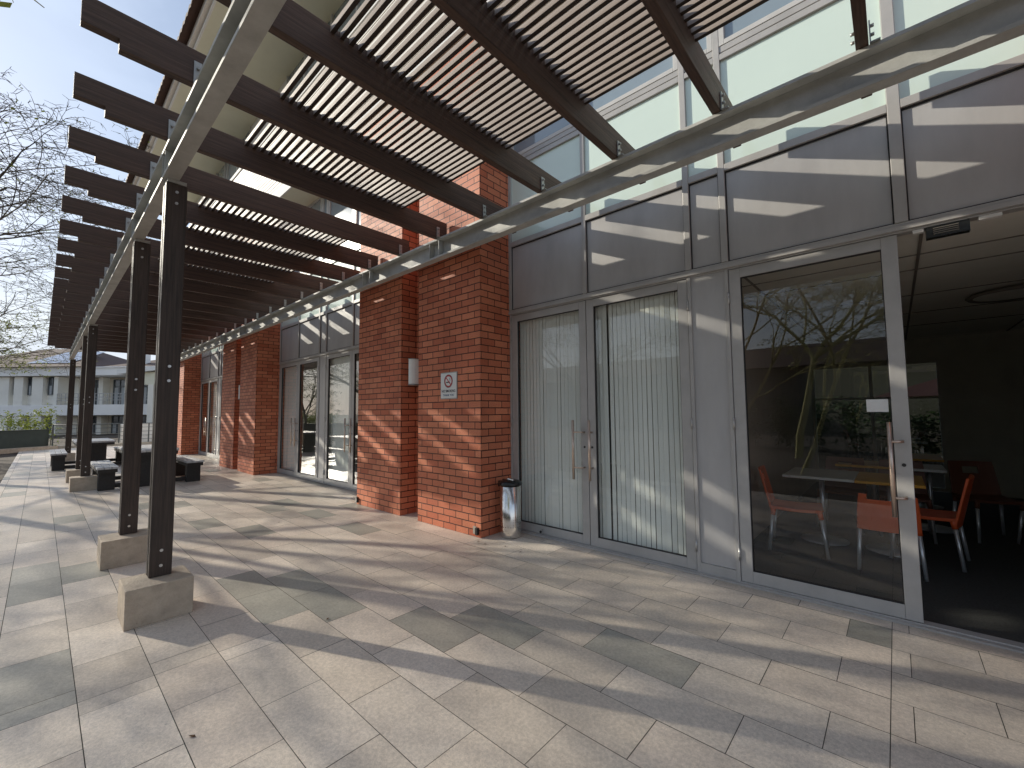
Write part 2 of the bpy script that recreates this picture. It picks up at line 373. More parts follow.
# ------------------------------------------------------------------ ground and pavement
g = MB(); g.quad((-400, -400, -.06), (400, -400, -.06), (400, 400, -.06), (-400, 400, -.06))
struct(g.build('ground', M['soil']))

YE = -.52
XS = -27.7
def pavement():
    mb = MB(); tints = []
    gp = .0018
    base = [(.74, .645, .545), (.66, .575, .485), (.77, .675, .575), (.70, .605, .505), (.72, .62, .525)]
    greys = [(.43, .405, .345), (.46, .43, .37), (.41, .39, .335)]
    rr = random.Random(3)
    k0 = -3
    for k in range(k0, 14):
        y0 = .187 + .302*k; y1 = y0 + .302
        if y0 < YE: y0 = YE
        if y0 >= 3.98: break
        y1 = min(y1, 3.98)
        off = -.09 if k % 2 else .21
        # measured: row (1.7-2.0)=k5 has joints at -.306+.6n ; next row -.01+.6n
        ph = -.306 if k % 2 else -.008
        xs = []
        x = ph + .6*math.ceil((XS - ph)/.6)
        while x < 5.6: xs.append(x); x += .6
        if y0 > 2.3: xs.append(-.09)
        if k < 3: xs.append(-3.15)
        xs.append(XS); xs.append(5.6); xs = sorted(xs)
        for a, b in zip(xs, xs[1:]):
            if b - a < .05: continue
            c = rr.choice(greys) if rr.random() < .10 else rr.choice(base)
            f = rr.uniform(.90, 1.08); c = tuple(v*f for v in c)
            dz = rr.uniform(-.0006, .0006)
            z = dz
            e = .0022
            X0, X1, Y0, Y1 = a + gp, b - gp, y0 + gp, y1 - gp
            vs = [(X0, Y0, z - .003), (X1, Y0, z - .003), (X1, Y1, z - .003), (X0, Y1, z - .003),
                  (X0, Y0, z), (X1, Y0, z), (X1, Y1, z), (X0, Y1, z)]
            fs = [(4, 5, 6, 7)]
            mb.add(vs, fs); tints += [c]
    mb.box(XS, 5.6, YE, 3.985, -.055, -.0035, 1); tints += [(.1, .1, .1)]*6
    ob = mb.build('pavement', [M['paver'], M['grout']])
    at = ob.data.color_attributes.new('tint', 'FLOAT_COLOR', 'CORNER')
    for p in ob.data.polygons:
        for li in p.loop_indices: at.data[li].color = tints[p.index] + (1,)
    return struct(ob)
pavement()

# ------------------------------------------------------------------ pergola
SP = .838; X0R = -.04
perg = thing('pergola', 'long dark timber pergola with slatted top on steel beams beside the brick building', 'pergola', (-8, 1.8, 0))
RX = [X0R + SP*4 - SP*i for i in range(0, 29)]      # rafter centre lines
ZB, ZT = 3.655, 3.89
XEND = RX[-1] - .12
def at_pier(x):
    return any(-3.62 - 7.82*k - 2.87 - .05 < x < -3.62 - 7.82*k + .05 for k in range(-1, 3))
def rafter_mesh(x, yend):
    mb = MB((x, 1.8, ZB)); hw = .031
    prof = [(.06, ZB + .062), (.225, ZB + .062), (.225, ZB), (yend, ZB), (yend, ZT), (.06, ZT)]
    mb.prism(prof, 0, x - hw, x + hw)
    return mb
r0 = rafter_mesh(RX[0], 3.84).build('rafter', M['rafter'], perg, bevel=.004)
short_me = rafter_mesh(RX[0], 3.43).build('rafter', M['rafter'], None)
short_mesh = short_me.data; bpy.data.objects.remove(short_me)
def bracket_mb(x, y, ztop, zb, s):
    mb = MB((x, y, zb))
    a = x + s*.036
    mb.box(min(a, a + s*.007), max(a, a + s*.007), y - .022, y + .022, zb, ztop)
    mb.box(min(a, a + s*.05), max(a, a + s*.05), y - .022, y + .022, zb, zb + .007)
    for z in (zb + (ztop - zb)*.42, zb + (ztop - zb)*.82):
        mb.tube([(a + s*.006, y, z), (a + s*.024, y, z)], .010, 6)
        mb.tube([(x - s*.034, y, z), (x - s*.052, y, z)], .010, 6)
    return mb
b1 = bracket_mb(RX[0], 3.28, ZB + .14, 3.653, 1).build('bracket', M['steel_light'], r0)
b2 = bracket_mb(RX[0], .61, ZB + .15, 3.532, 1).build('bracket', M['steel_light'], r0)
for x in RX[1:]:
    r = r0.copy(); C.objects.link(r)
    if at_pier(x): r.data = short_mesh
    r.parent = perg; r.location = Vector((x, 1.8, ZB)) - world_of(perg)
    for b in (b1, b2):
        c = b.copy(); C.objects.link(c); c.parent = r
# slats: one run over the far part, one over the near part, none over the open bay
ZS = ZT - .042
SY = [1.135 + .0622*i for i in range(0, 27)]
segs = [(XEND + .05, RX[10] + .02), (RX[9] - .02, RX[0] + .12)]
# find open bay: rafters at about -4.2 and -5.05
RXn = sorted(RX)
hi = min(RX, key=lambda v: abs(v + 4.23)); lo = min(RX, key=lambda v: abs(v + 5.07))
segs = [(XEND + .05, lo - .03), (hi + .03, RX[0] + .12)]
for (a, b) in segs:
    cx_ = (a + b)/2
    s0 = MB((cx_, SY[0], ZS)); s0.box(a, b, SY[0] - .0135, SY[0] + .0135, ZS, ZS + .038); s0.mi[0] = 1; s0.mi[4] = 1  # bottom and back faces take the painted-shade colour
    o0 = s0.build('slat', [M['slat'], M['slat_shaded']], perg)
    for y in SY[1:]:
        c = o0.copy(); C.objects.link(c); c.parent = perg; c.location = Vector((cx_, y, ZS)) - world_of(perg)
# steel channels
def channel(x0, x1, yf, yb, z0, z1, t=.026, name='steel_beam', stiff=()):
    mb = MB(((x0 + x1)/2, yb, z0))
    mb.box(x0, x1, yf, yb, z0, z0 + t); mb.box(x0, x1, yf, yb, z1 - t, z1)
    mb.box(x0, x1, yb - t, yb, z0 + t + .0005, z1 - t - .0005)
    for s in stiff: mb.box(s - .005, s + .005, yf + .004, yb - t - .0005, z0 + t + .0005, z1 - t - .0005)
    return mb.build(name, M['steel'], perg, bevel=.002)
PX = [-4.16, -5.84, -11.98, -13.66, -19.8]
fs = [a - 7.82*k for k in range(3) for a in (-4.18, -4.37, -5.86, -6.07) if a - 7.82*k > -20]
channel(XEND, 3.5, 3.275, 3.375, 3.40, 3.652, stiff=fs)
channel(XEND, 3.5, .560, .658, 3.29, 3.53, stiff=[p + d for p in PX for d in (-.05, .05)])
# lugs that tie the wall channel to the piers
lug = MB((-5, 3.42, 3.5))
for x in (-4.2, -4.6, -5.6, -6.2, -12, -13.8, -19.6): lug.box(x - .05, x + .05, 3.376, 3.459, 3.45, 3.60)
lug.build('wall_lug', M['steel'], perg)
# posts
def post(x):
    p = MB((x, .64, .25))
    z0, z1 = .262, 3.289
    p.box(x + .012, x + .062, .578, .712, z0, z1 - .03); p.box(x - .062, x - .012, .578, .712, z0, z1 - .03)
    return p.build('post', M['post'], perg, bevel=.005)
for i, x in enumerate(PX):
    po = post(x)
    s = MB((x, .64, .26)); s.box(x - .0115, x + .0115, .592, .698, .2605, 3.2895)
    s.box(x - .06, x + .06, .585, .705, 3.262, 3.289)
    s.build('steel_core', M['steel'], po)
    for z in (.34, .45, 1.71, 1.82, 3.10, 3.19):
        for sg in (1, -1):
            b = MB((x + sg*.062, .645, z)); b.tube([(x + sg*.060, .645, z), (x + sg*.070, .645, z)], .011, 8)
            b.build('bolt', M['bolt'], po)
    fx = x + .24
    bl = MB((x, .62, 0)); bl.box(fx - .35, fx, .435, .815, .0005, .26)
    bl.build('concrete_footing', M['concrete'], perg, bevel=.004)

# ------------------------------------------------------------------ building
bld = thing('brick_building', 'red brick building with grey aluminium doors, frosted upper glass and cream eaves', 'building', (-9, 5, 0))
def part(mb, name, m, parent=bld, bevel=0, label=None):
    o = mb.build(name, M[m] if isinstance(m, str) else m, parent, bevel)
    if label: o['label'] = label
    return o
YF = 3.985; PYF = 3.46; ZSOF = 10.3; ZPT = 6.27; PER = 7.82
BX0, BX1 = -22.15, 4.21
# brick piers: U-shaped pair with a dark slot between
for k in range(-1, 3):
    xr = -3.62 - PER*k; xl = xr - 2.87
    mb = MB((xr, PYF, 0))
    if k == -1: mb.box(xl, xr, PYF, YF + .2, 0.001, ZPT)
    else:
        mb.box(xr - 1.225, xr, PYF, YF + .2, 0.001, ZPT)
        mb.box(xl, xr - 1.65, PYF, YF + .2, 0.001, ZPT)
        mb.box(xr - 1.65, xr - 1.225, PYF + .27, YF + .2, 0.001, ZPT)
    part(mb, 'brick_pier', 'brick')

def leaf(x0, x1, hinge, handle_x=None, y=YF, parent=bld, bands=True):
    """glazed door leaf with stiles and rails, pane, hinges and pull handle"""
    st = .088
    d = MB((x0, y, .02))
    yf, yb = y + .004, y + .054
    z0, z1 = .022, 2.672
    d.box(x0, x0 + st, yf, yb, z0, z1); d.box(x1 - st, x1, yf, yb, z0, z1)
    d.box(x0 + st + .0005, x1 - st - .0005, yf, yb, z0, .115); d.box(x0 + st + .0005, x1 - st - .0005, yf, yb, 2.59, z1)
    o = part(d, 'glass_door', 'frame', parent, .003)
    gk = MB((x0, y, .1))
    a, b = x0 + st, x1 - st
    for (p, q, r_, s_) in ((a, a + .006, .115, 2.59), (b - .006, b, .115, 2.59), (a + .0065, b - .0065, .115, .121), (a + .0065, b - .0065, 2.584, 2.59)):
        gk.box(p, q, yf + .010, yb - .010, r_, s_)
    part(gk, 'gasket', 'gasket', o)
    pn = MB((x0, y, .1)); pn.quad((a + .004, y + .028, .118), (b - .004, y + .028, .118), (b - .004, y + .028, 2.587), (a + .004, y + .028, 2.587))
    part(pn, 'pane', 'glass', o)
    hx = x0 - .004 if hinge == 'l' else x1 + .004
    for z in (.24, 1.33, 2.42):
        h = MB((hx, y, z)); h.tube([(hx, y - .006, z - .05), (hx, y - .006, z + .05)], .0085, 8)
        for zz in (-.018, .018): h.tube([(hx, y - .006, z + zz - .002), (hx, y - .006, z + zz + .002)], .010, 8)
        part(h, 'hinge', 'bolt', o)
    if handle_x is not None:
        sx = x1 - st*.5 if hinge == 'l' else x0 + st*.5
        hd = MB((handle_x, y, 1)); yo = y - .062
        hd.tube([(handle_x, yo, .712), (handle_x, yo, 1.352)], .0135, 14)
        for z in (.84, 1.222): hd.tube([(handle_x, yo, z), ((handle_x + sx)/2, yo, z), (sx, yo + .012, z), (sx, yf, z)], .009, 10)
        part(hd, 'handle', 'copper', o)
        hi_ = MB((handle_x, y, 1)); yo = y + .12
        hi_.tube([(handle_x, yo, .712), (handle_x, yo, 1.352)], .0135, 10)
        for z in (.84, 1.222): hi_.tube([(handle_x, yo, z), (sx, yo, z), (sx, yb, z)], .009, 8)
        part(hi_, 'handle', 'copper', o)
        lk = MB((sx, y, 1.0)); lk.tube([(sx, yf + .001, 1.06), (sx, yf - .004, 1.06)], .012, 12); part(lk, 'lock', 'gasket', o)
    return o

def bay(xo, full=True):
    """one glazed bay: xo is the right edge of the pier on its left"""
    o = xo + 3.62
    xs = {'d1': (-3.588 + o, -2.492 + o), 'd2': (-2.484 + o, -1.388 + o), 'd3': (-1.028 + o, .068 + o), 'd4': (.076 + o, 1.172 + o)}
    xe = o - 3.62 + 4.95
    # lower frame: jambs, head, sill, slim post panel
    fr = MB((o, YF, 0))
    fr.box(xo + .0005, -3.592 + o, YF - .004, YF + .08, .001, 2.676)
    fr.box(-1.384 + o, -1.352 + o, YF - .004, YF + .08, .001, 2.676)
    fr.box(-1.064 + o, -1.032 + o, YF - .004, YF + .08, .001, 2.676)
    fr.box(1.176 + o, xe - .0005, YF - .004, YF + .08, .001, 2.676)
    fr.box(xo + .0005, xe - .0005, YF + .0, YF + .08, .001, .018)
    part(fr, 'door_frame', 'frame', bld, .003)
    sp = MB((o, YF, 0)); sp.box(-1.3515 + o, -1.0645 + o, YF + .012, YF + .05, .10, 2.676); part(sp, 'slim_panel', 'panel')
    sk_ = MB((o, YF, 0)); sk_.box(-1.3515 + o, -1.0645 + o, YF - .002, YF + .05, .02, .098); part(sk_, 'slim_panel_base', 'frame')
    # head transom with shadow groove
    tr = MB((o, YF, 2.7))
    tr.box(xo + .0005, xe - .0005, YF - .022, YF + .08, 2.690, 2.722); tr.box(xo + .0005, xe - .0005, YF + .002, YF + .08, 2.6775, 2.6895)
    tr.box(xo + .0005, xe - .0005, YF - .010, YF + .08, 2.7225, 2.746)
    part(tr, 'door_head', 'frame', bld, .002)
    cols = [(-2.512, -2.462), (-1.392, -1.338), (-1.078, -1.024), (.062, .132)]
    ml = [(xo + .0005, xo + .04)] + [(a + o, b + o) for a, b in cols] + [(xe - .04, xe - .0005)]
    for a, b in ml:
        m_ = MB((a, YF, 2.7)); m_.box(a, b, YF - .014, YF + .06, 2.748, 6.28)
        part(m_, 'mullion', 'frame' , bld, .003)
        m_ = MB((a, YF, 8)); m_.box(a, b, YF - .03, YF + .06, 9.3, ZSOF - .001); part(m_, 'mullion', 'white_frame')
    for (a0, a1), (b0, b1) in zip(ml, ml[1:]):
        l, r_ = a1 + .001, b0 - .001
        q = MB((l, YF, 3)); q.box(l + .008, r_ - .008, YF + .014, YF + .05, 2.758, 3.552); part(q, 'metal_panel', 'panel')
        q = MB((l, YF, 3)); q.box(l, r_, YF + .006, YF + .0135, 2.7485, 2.757); q.box(l, r_, YF + .006, YF + .0135, 3.553, 3.566); q.box(l, l + .007, YF + .006, YF + .0135, 2.7575, 3.5525); q.box(r_ - .007, r_, YF + .006, YF + .0135, 2.7575, 3.5525)
        part(q, 'panel_gasket', 'gasket')
        q = MB((l, YF, 3.6)); q.box(l, r_, YF - .012, YF + .06, 3.567, 3.63); part(q, 'window_rail', 'frame', bld, .003)
        q = MB((l, YF, 4)); q.box(l, r_, YF + .012, YF + .03, 3.631, 4.60); part(q, 'frosted_pane', 'frost')
        q = MB((l, YF, 4.6)); q.box(l, r_, YF - .012, YF + .06, 4.601, 4.655); q.box(l, r_, YF - .006, YF + .06, 4.672, 4.73); q.box(l, r_, YF - .0, YF + .06, 4.6555, 4.6715)
        part(q, 'window_rail', 'frame', bld, .003)
        wd = MB((l, YF, 5)); z0, z1 = 4.731, 6.279
        wd.box(l, l + .045, YF - .012, YF + .05, z0, z1); wd.box(r_ - .045, r_, YF - .012, YF + .05, z0, z1)
        wd.box(l + .0455, r_ - .0455, YF - .012, YF + .05, z0, z0 + .045); wd.box(l + .0455, r_ - .0455, YF - .012, YF + .05, z1 - .045, z1)
        wo_ = part(wd, 'upper_window', 'white_frame', bld, .003)
        pn = MB((l, YF, 5)); pn.quad((l + .04, YF + .02, z0 + .04), (r_ - .04, YF + .02, z0 + .04), (r_ - .04, YF + .02, z1 - .04), (l + .04, YF + .02, z1 - .04)); part(pn, 'pane', 'sky_glass', wo_)
    cg = MB((o, YF, 9)); cg.quad((xo, YF + .02, 9.2), (xe, YF + .02, 9.2), (xe, YF + .02, ZSOF), (xo, YF + .02, ZSOF)); part(cg, 'clerestory_glass', 'sky_glass')
    # door leaves
    leaf(*xs['d1'], 'l', xs['d1'][1] - .15)
    leaf(*xs['d2'], 'r', xs['d2'][0] + .048)
    leaf(*xs['d3'], 'l', xs['d3'][1] - .108)
    if full: leaf(*xs['d4'], 'r', xs['d4'][0] + .108)
    return o
bay(-3.62, full=False); bay(-3.62 - PER); bay(-3.62 - 2*PER)
o = -9
# projecting slab with louvred screen, clerestory glass above
s_ = MB((-9, YF, 6.3)); s_.box(BX0, BX1, 3.40, YF + .06, 6.281, 6.46); part(s_, 'canopy_slab', 'soffit')
s_ = MB((-9, YF, 6.3)); s_.box(BX0, BX1, 3.37, 3.3995, 6.27, 6.49); part(s_, 'canopy_fascia', 'whiteplaster')
lv = MB((-9, 3.4, 7))
z = 6.50
while z < 8.02:
    lv.box(BX0 + .05, BX1 - .05, 3.395, 3.4395, z, z + .062); z += .088
lv.box(BX0 + .001, BX1 - .001, 3.44, 3.46, 6.4905, 8.09)
part(lv, 'louvre_screen', 'louvre')
lt = MB((-9, 3.4, 8.1)); lt.box(BX0, BX1, 3.37, 3.47, 8.091, 8.19); lt.box(BX0, BX0 + .05, 3.37, 3.437, 6.4905, 8.0905); lt.box(BX1 - .05, BX1, 3.37, 3.437, 6.4905, 8.0905); part(lt, 'louvre_frame', 'whiteplaster')
# the fourth leaf of the near bay stands open, swung inward
d4 = leaf(1.172 - 1.096, 1.172, 'r', .184)
piv = Vector((1.176, YF + .03, 0)); ang = R(-97)
d4.rotation_euler = (0, 0, ang)
p0 = world_of(d4); pr = Matrix.Rotation(ang, 3, 'Z') @ (p0 - piv) + piv
d4.location = pr - world_of(bld)
d4['label'] = 'glass door standing open into the room'

# white notice on the glass of door three, door closer, keyhole marks, door stop
nt_ = MB((-.15, YF, 1.5)); nt_.box(-.155, -.036, YF + .021, YF + .024, 1.425, 1.515); part(nt_, 'paper_notice', 'signwhite')
uw = MB((-9, YF, 8.5)); uw.box(BX0, BX1, YF + .0, YF + .015, 8.201, 9.30)
for k in range(-1, 3): uw.box(-3.62 - PER*k - 2.87, -3.62 - PER*k, YF + .0, YF + .015, 9.3005, ZSOF)
uw.box(BX0, BX1, YF + .07, YF + .1, 6.5, 8.2)
part(uw, 'upper_wall', 'whiteplaster')
# ceiling and roof: eaves, gutter, wavy tiles
ev = MB((-9, 3, ZSOF)); ev.box(BX0 - .1, BX1, 2.16, YF + .3, ZSOF + .002, ZSOF + .06); part(ev, 'eaves_soffit', 'soffit')
ev = MB((-9, 3, ZSOF)); ev.box(BX0 - .13, BX1, 2.12, 2.157, ZSOF - .02, ZSOF + .22); ev.box(BX0 - .13, BX0 - .101, 2.1575, YF + .3, ZSOF - .02, ZSOF + .22); part(ev, 'fascia_board', 'whiteplaster')
gu = MB((-9, 2, ZSOF)); pr_ = [(2.03, .06), (2.118, .06), (2.118, .20), (2.105, .20), (2.105, .075), (2.045, .075), (2.045, .19), (2.02, .19)]
gu.prism([(a, ZSOF + b) for a, b in pr_], 0, BX0 - .13, BX1); part(gu, 'gutter', 'louvre')
rt = MB((-9, 3, ZSOF)); xs_ = []; x = BX0 - .2
vs = []; n_ = 0
while x < BX1:
    z = .075*abs(math.sin((x)*math.pi/.3)); vs.append((x, z)); x += .05; n_ += 1
pts = [(x, 1.84, ZSOF + .20 + z) for x, z in vs] + [(x, 6.2, ZSOF + 2.2 + z) for x, z in vs] + [(x, 1.84, ZSOF + .12 + z*.8) for x, z in vs]
rt.add(pts, [(i, i + 1, n_ + i + 1, n_ + i) for i in range(n_ - 1)] + [(i, 2*n_ + i, 2*n_ + i + 1, i + 1) for i in range(n_ - 1)])
rt.box(BX0 - .2, BX1, 1.86, 6.2, ZSOF + .225, ZSOF + .235); part(rt, 'tile_roof', 'rooftile')
# interior shell
YB = 10.5
it = MB((0, 7, 0)); it.box(BX0, BX1, YF + .081, YB, -.02, .0); part(it, 'carpet', 'carpet')
it = MB((0, 7, 0)); it.box(BX0, BX1, YF + .082, YB, 2.70, 2.76); part(it, 'room_ceiling', 'ceiling')
it = MB((0, 7, 0))
for yy in (4.72, 5.22, 6.4, 7.6, 8.8): it.box(-1.2, BX1 - .1, yy, yy + .012, 2.6925, 2.6995)
for xx in (-1.0, .19, 1.4, 2.6): it.box(xx, xx + .02, YF + .1, YB - .02, 2.6855, 2.692)
part(it, 'ceiling_grid', 'ceilgrid')
it = MB((0, YB, 0)); it.box(.62, BX1, YB, YB + .15, 0, 2.70); it.box(-1.25, .62, YB, YB + .15, 2.32, 2.70); it.box(BX0, -1.25, YB, YB + .15, 0, 2.70)
it.box(BX1 - .1, BX1, YF + .3, YB, 0, 2.7); part(it, 'interior_wall', 'inwall')
it = MB((-1.3, 7, 0)); it.box(-1.36, -1.25, YF + .10, YB - .001, .001, 2.699); part(it, 'partition_wall', 'tanwall')
for x in (-6.4, -11.6, -14.2, -19.4): 
    it = MB((x, 7, 0)); it.box(x - .05, x + .05, YF + .21, YB - .001, .001, 2.699); part(it, 'partition_wall', 'inwall')
it = MB((0, YB, 1))
for a, b in ((-1.249, -1.20), (-.35, -.30), (.57, .619)): it.box(a, b, YB, YB + .06, .002, 2.319)
it.box(-1.1995, .5695, YB, YB + .06, 2.25, 2.319); it.box(-1.1995, .5695, YB, YB + .06, .002, .06); it.box(-1.1995, -.3505, YB, YB + .06, 1.62, 1.66); it.box(-.2995, .5695, YB, YB + .06, 1.62, 1.66)
bw = part(it, 'back_window', 'inwall'); pn = MB((0, YB, 1)); pn.quad((-1.2, YB + .03, .06), (.57, YB + .03, .06), (.57, YB + .03, 2.25), (-1.2, YB + .03, 2.25)); part(pn, 'pane', 'backglass', bw)
# upper storey backing and end wall
it = MB((0, 7, 5)); it.box(BX0 + .05, BX1, YF + .4, YF + .5, 2.77, ZSOF); it.box(BX0, BX0 + .04, YF + .2, YB, 0, ZSOF); it.box(BX1 + .0, BX1 + .1, YF + .2, YB, 0, ZSOF); part(it, 'end_wall', 'whiteplaster')
# threshold strip
th = MB((0, YF, 0)); th.box(-3.6, 1.33, YF - .045, YF - .0005, .0005, .012); part(th, 'threshold', 'frame')
# black operator box and pale clips under the head of the open doorway
ob_ = MB((.3, YF, 2.6)); ob_.box(.215, .42, YF + .004, YF + .06, 2.60, 2.676)
for i in range(4): ob_.box(.25, .37, YF - .001, YF + .0035, 2.618 + i*.013, 2.623 + i*.013, 1)
part(ob_, 'door_magnet', [M['black'], M['ceilgrid']])
for a, b in ((.150, .205), (.46, .56)):
    cl = MB((a, YF, 2.66)); cl.box(a, b, YF + .008, YF + .05, 2.655, 2.676); part(cl, 'head_clip', 'whiteplaster')

# ------------------------------------------------------------------ blinds
def blind(x0, x1, label, m='blind', gap_at=(), shift=0):
    t = thing('vertical_blind', label, 'blind', ((x0 + x1)/2, YF + .2, 0), 'vertical blinds hanging behind the glass doors')
    mb = MB(((x0 + x1)/2, YF + .2, 0)); rr = random.Random(int(x0*100))
    x = x0 + .05; n = int((x1 - x0 - .1)/.052)
    for i in range(n):
        xx = x0 + .05 + i*.052 + (shift if i > 2 else 0)
        if xx > x1 - .03: continue
        if any(abs(xx - g_) < .025 for g_ in gap_at): continue
        a = R(4 + rr.uniform(-9, 16)); hw = .0228
        dx, dy = hw*math.cos(a), hw*math.sin(a)
        sw = rr.uniform(-.003, .003)
        y = YF + .105
        mb.quad((xx - dx + sw, y - dy, .07), (xx + dx + sw, y + dy, .07), (xx + dx, y + dy, 2.63), (xx - dx, y - dy, 2.63))
    mb.build('blind_fabric', M[m], t)
    h = MB(((x0 + x1)/2, YF + .2, 2.6)); h.box(x0 + .02, x1 - .02, YF + .082, YF + .128, 2.632, 2.68); h.build('head_rail', M['signwhite'], t)
blind(-3.56, -2.50, 'pale green vertical blind behind the door beside the waste bin')
blind(-2.47, -1.38, 'wider pale vertical blind with a dark gap near its left edge', shift=.020)
blind(-11.4, -10.32, 'closed blind behind the darkest door of the second glazed bay')
blind(-8.9 , -7.76, 'pale blind behind the right hand doors of the second glazed bay')
blind(-17.95, -16.75, 'narrow blind in the farthest glazed bay')
wall = MB((-2.5, 6, 0)); wall.box(-3.6, -1.37, 7.0, 7.1, 0.001, 2.699); part(wall, 'partition_wall', 'tanwall')

# ------------------------------------------------------------------ wall lamps, sign, bin, small boxes
def lamp(x, label):
    t = thing('wall_lamp', label, 'lamp', (x, PYF + .2, 1.85), 'white half-round lamps in the slots of the brick piers')
    mb = MB((x, PYF + .2, 1.85)); w_ = .10
    n = 14; prof = [(x + w_*math.cos(math.pi + math.pi*k/n)*1, PYF + .262 + w_*2.3*math.sin(math.pi + math.pi*k/n)) for k in range(n + 1)]
    mb.prism(prof, 2, 1.86, 2.215); mb.build('lamp_shade', M['lampwhite'], t, .002)
    b = MB((x, PYF + .2, 1.85)); b.box(x - .07, x + .07, PYF + .2625, PYF + .2695, 1.90, 2.17); b.build('back_plate', M['signwhite'], t)
    for z in (1.848, 2.217):
        b = MB((x, PYF + .2, z)); b.prism([(x + (p[0] - x)*1.05, PYF + .262 + (p[1] - PYF - .262)*1.04) for p in prof], 2, z - .004, z + .010 - .006); b.build('end_cap', M['steel_light'], t)
lamp(-5.115, 'white half-round lamp in the slot of the nearest brick pier')
lamp(-5.07 - PER, 'small white lamp in the slot of the second brick pier')

sg = thing('no_smoking_sign', 'white no smoking sign with round symbol screwed to the brick pier', 'sign', (-4.187, PYF, 1.79))
sx0, sx1, sz0, sz1 = -4.338, -4.035, 1.632, 1.945; yS = PYF - .012
mb = MB((-4.187, PYF, 1.79)); mb.box(sx0 - .008, sx1 + .008, yS + .002, PYF - .001, sz0 - .012, sz1 + .012); mb.build('backing_plate', M['steel_light'], sg)
mb = MB((-4.187, PYF, 1.79)); mb.box(sx0, sx1, yS - .002, yS + .0015, sz0, sz1); mb.build('sign_face', M['signwhite'], sg)
def ring(cx, cz, r0, r1, y, n=40):
    mb = MB((cx, y, cz)); vs = []
    for k in range(n):
        t = 2*math.pi*k/n
        vs += [(cx + r0*math.cos(t), y, cz + r0*math.sin(t)), (cx + r1*math.cos(t), y, cz + r1*math.sin(t))]
    mb.add(vs, [(2*k, 2*k + 1, (2*k + 3) % (2*n), (2*k + 2) % (2*n)) for k in range(n)])
    return mb
cxs, czs = -4.187, 1.845
ring(cxs, czs, .060, .078, yS - .003).build('red_ring', M['signred'], sg)
ring(cxs, czs, .0785, .084, yS - .003).build('ring_outline', M['signblack'], sg)
mb = MB((cxs, yS, czs)); c_, s_ = math.cos(R(-45)), math.sin(R(-45))
def rot(u, v): return (cxs + u*c_ - v*s_, yS - .0045, czs + u*s_ + v*c_)
mb.quad(rot(-.061, -.007), rot(.061, -.007), rot(.061, .007), rot(-.061, .007)); mb.build('red_slash', M['signred'], sg)
mb = MB((cxs, yS, czs)); y_ = yS - .0035
mb.quad((cxs - .045, y_, czs - .022), (cxs + .018, y_, czs - .022), (cxs + .018, y_, czs - .008), (cxs - .045, y_, czs - .008))
mb.quad((cxs + .022, y_, czs - .022), (cxs + .030, y_, czs - .022), (cxs + .030, y_, czs - .008), (cxs + .022, y_, czs - .008))
mb.tube([(cxs + .026, y_, czs - .002), (cxs + .034, y_, czs + .012), (cxs + .022, y_, czs + .024), (cxs + .030, y_, czs + .038)], .0022, 5)
mb.build('cigarette_symbol', M['signblack'], sg)
def lettering(txt, size, x, z, y, m, parent, name='lettering', align='CENTER', sx=1):
    cu = bpy.data.curves.new(name, 'FONT'); cu.body = txt; cu.size = size; cu.align_x = align; cu.extrude = .0004; cu.offset = size*.018
    tmp = bpy.data.objects.new('tmp', cu); C.objects.link(tmp)
    dg = bpy.context.evaluated_depsgraph_get(); me = bpy.data.meshes.new_from_object(tmp.evaluated_get(dg))
    bpy.data.objects.remove(tmp); me.name = name
    o = bpy.data.objects.new(name, me); C.objects.link(o); me.materials.clear(); me.materials.append(M[m])
    o.parent = parent; o.location = Vector((x, y, z)) - world_of(parent); o.rotation_euler = (R(90), 0, 0); o.scale = (sx, 1, 1)
    return o
lettering('NO SMOKING', .046, cxs, 1.704, yS - .003, 'signblack', sg, sx=.92)
lettering('THANK YOU', .036, cxs, 1.655, yS - .003, 'signblue', sg)

bn = thing('waste_bin', 'polished steel pedal bin with black swing lid beside the brick pier', 'bin', (-3.40, 3.74, 0))
bc = (-3.405, 3.735); br_ = .122
mb = MB((bc[0], bc[1], 0)); mb.lathe([(.0, .004), (br_ - .012, .004), (br_ - .004, .02), (br_ - .001, .10), (br_ + .004, .60), (br_ - .004, .603), (.0, .603)], bc, 40); mb.build('bin_body', M['chrome'], bn)
mb = MB((bc[0], bc[1], .6)); mb.lathe([(br_ + .012, .596), (br_ + .016, .612), (br_ + .012, .628), (br_ - .015, .645), (br_*.6, .655), (0, .658)], bc, 40)
mb.build('bin_lid', M['black'], bn)
mb = MB((bc[0], bc[1], .6)); mb.tube([(bc[0] - .09, bc[1] - .03, .652), (bc[0], bc[1] - .035, .668), (bc[0] + .08, bc[1] - .03, .655)], [.012, .016, .010], 10); mb.build('lid_flap', M['chrome'], bn)
mb = MB((bc[0], bc[1], .6)); mb.box(bc[0] - .175, bc[0] - .127, bc[1] - .03, bc[1] + .03, .56, .63); mb.build('lid_hinge', M['black'], bn, .006)
mb = MB((bc[0], bc[1], .2))
for j in range(5):
    z = .13 + j*.028
    for k in range(14):
        if 5 <= k <= 8 and 1 <= j <= 3: continue
        t = R(200 + k*14); r_ = br_ + .0012
        p = Vector((bc[0] + r_*math.cos(t), bc[1] + r_*math.sin(t), z)); q = p + Vector((math.cos(t), math.sin(t), 0))*.0006
        mb.tube([p, q], .0042, 6)
mb.build('punched_holes', M['hole'], bn)

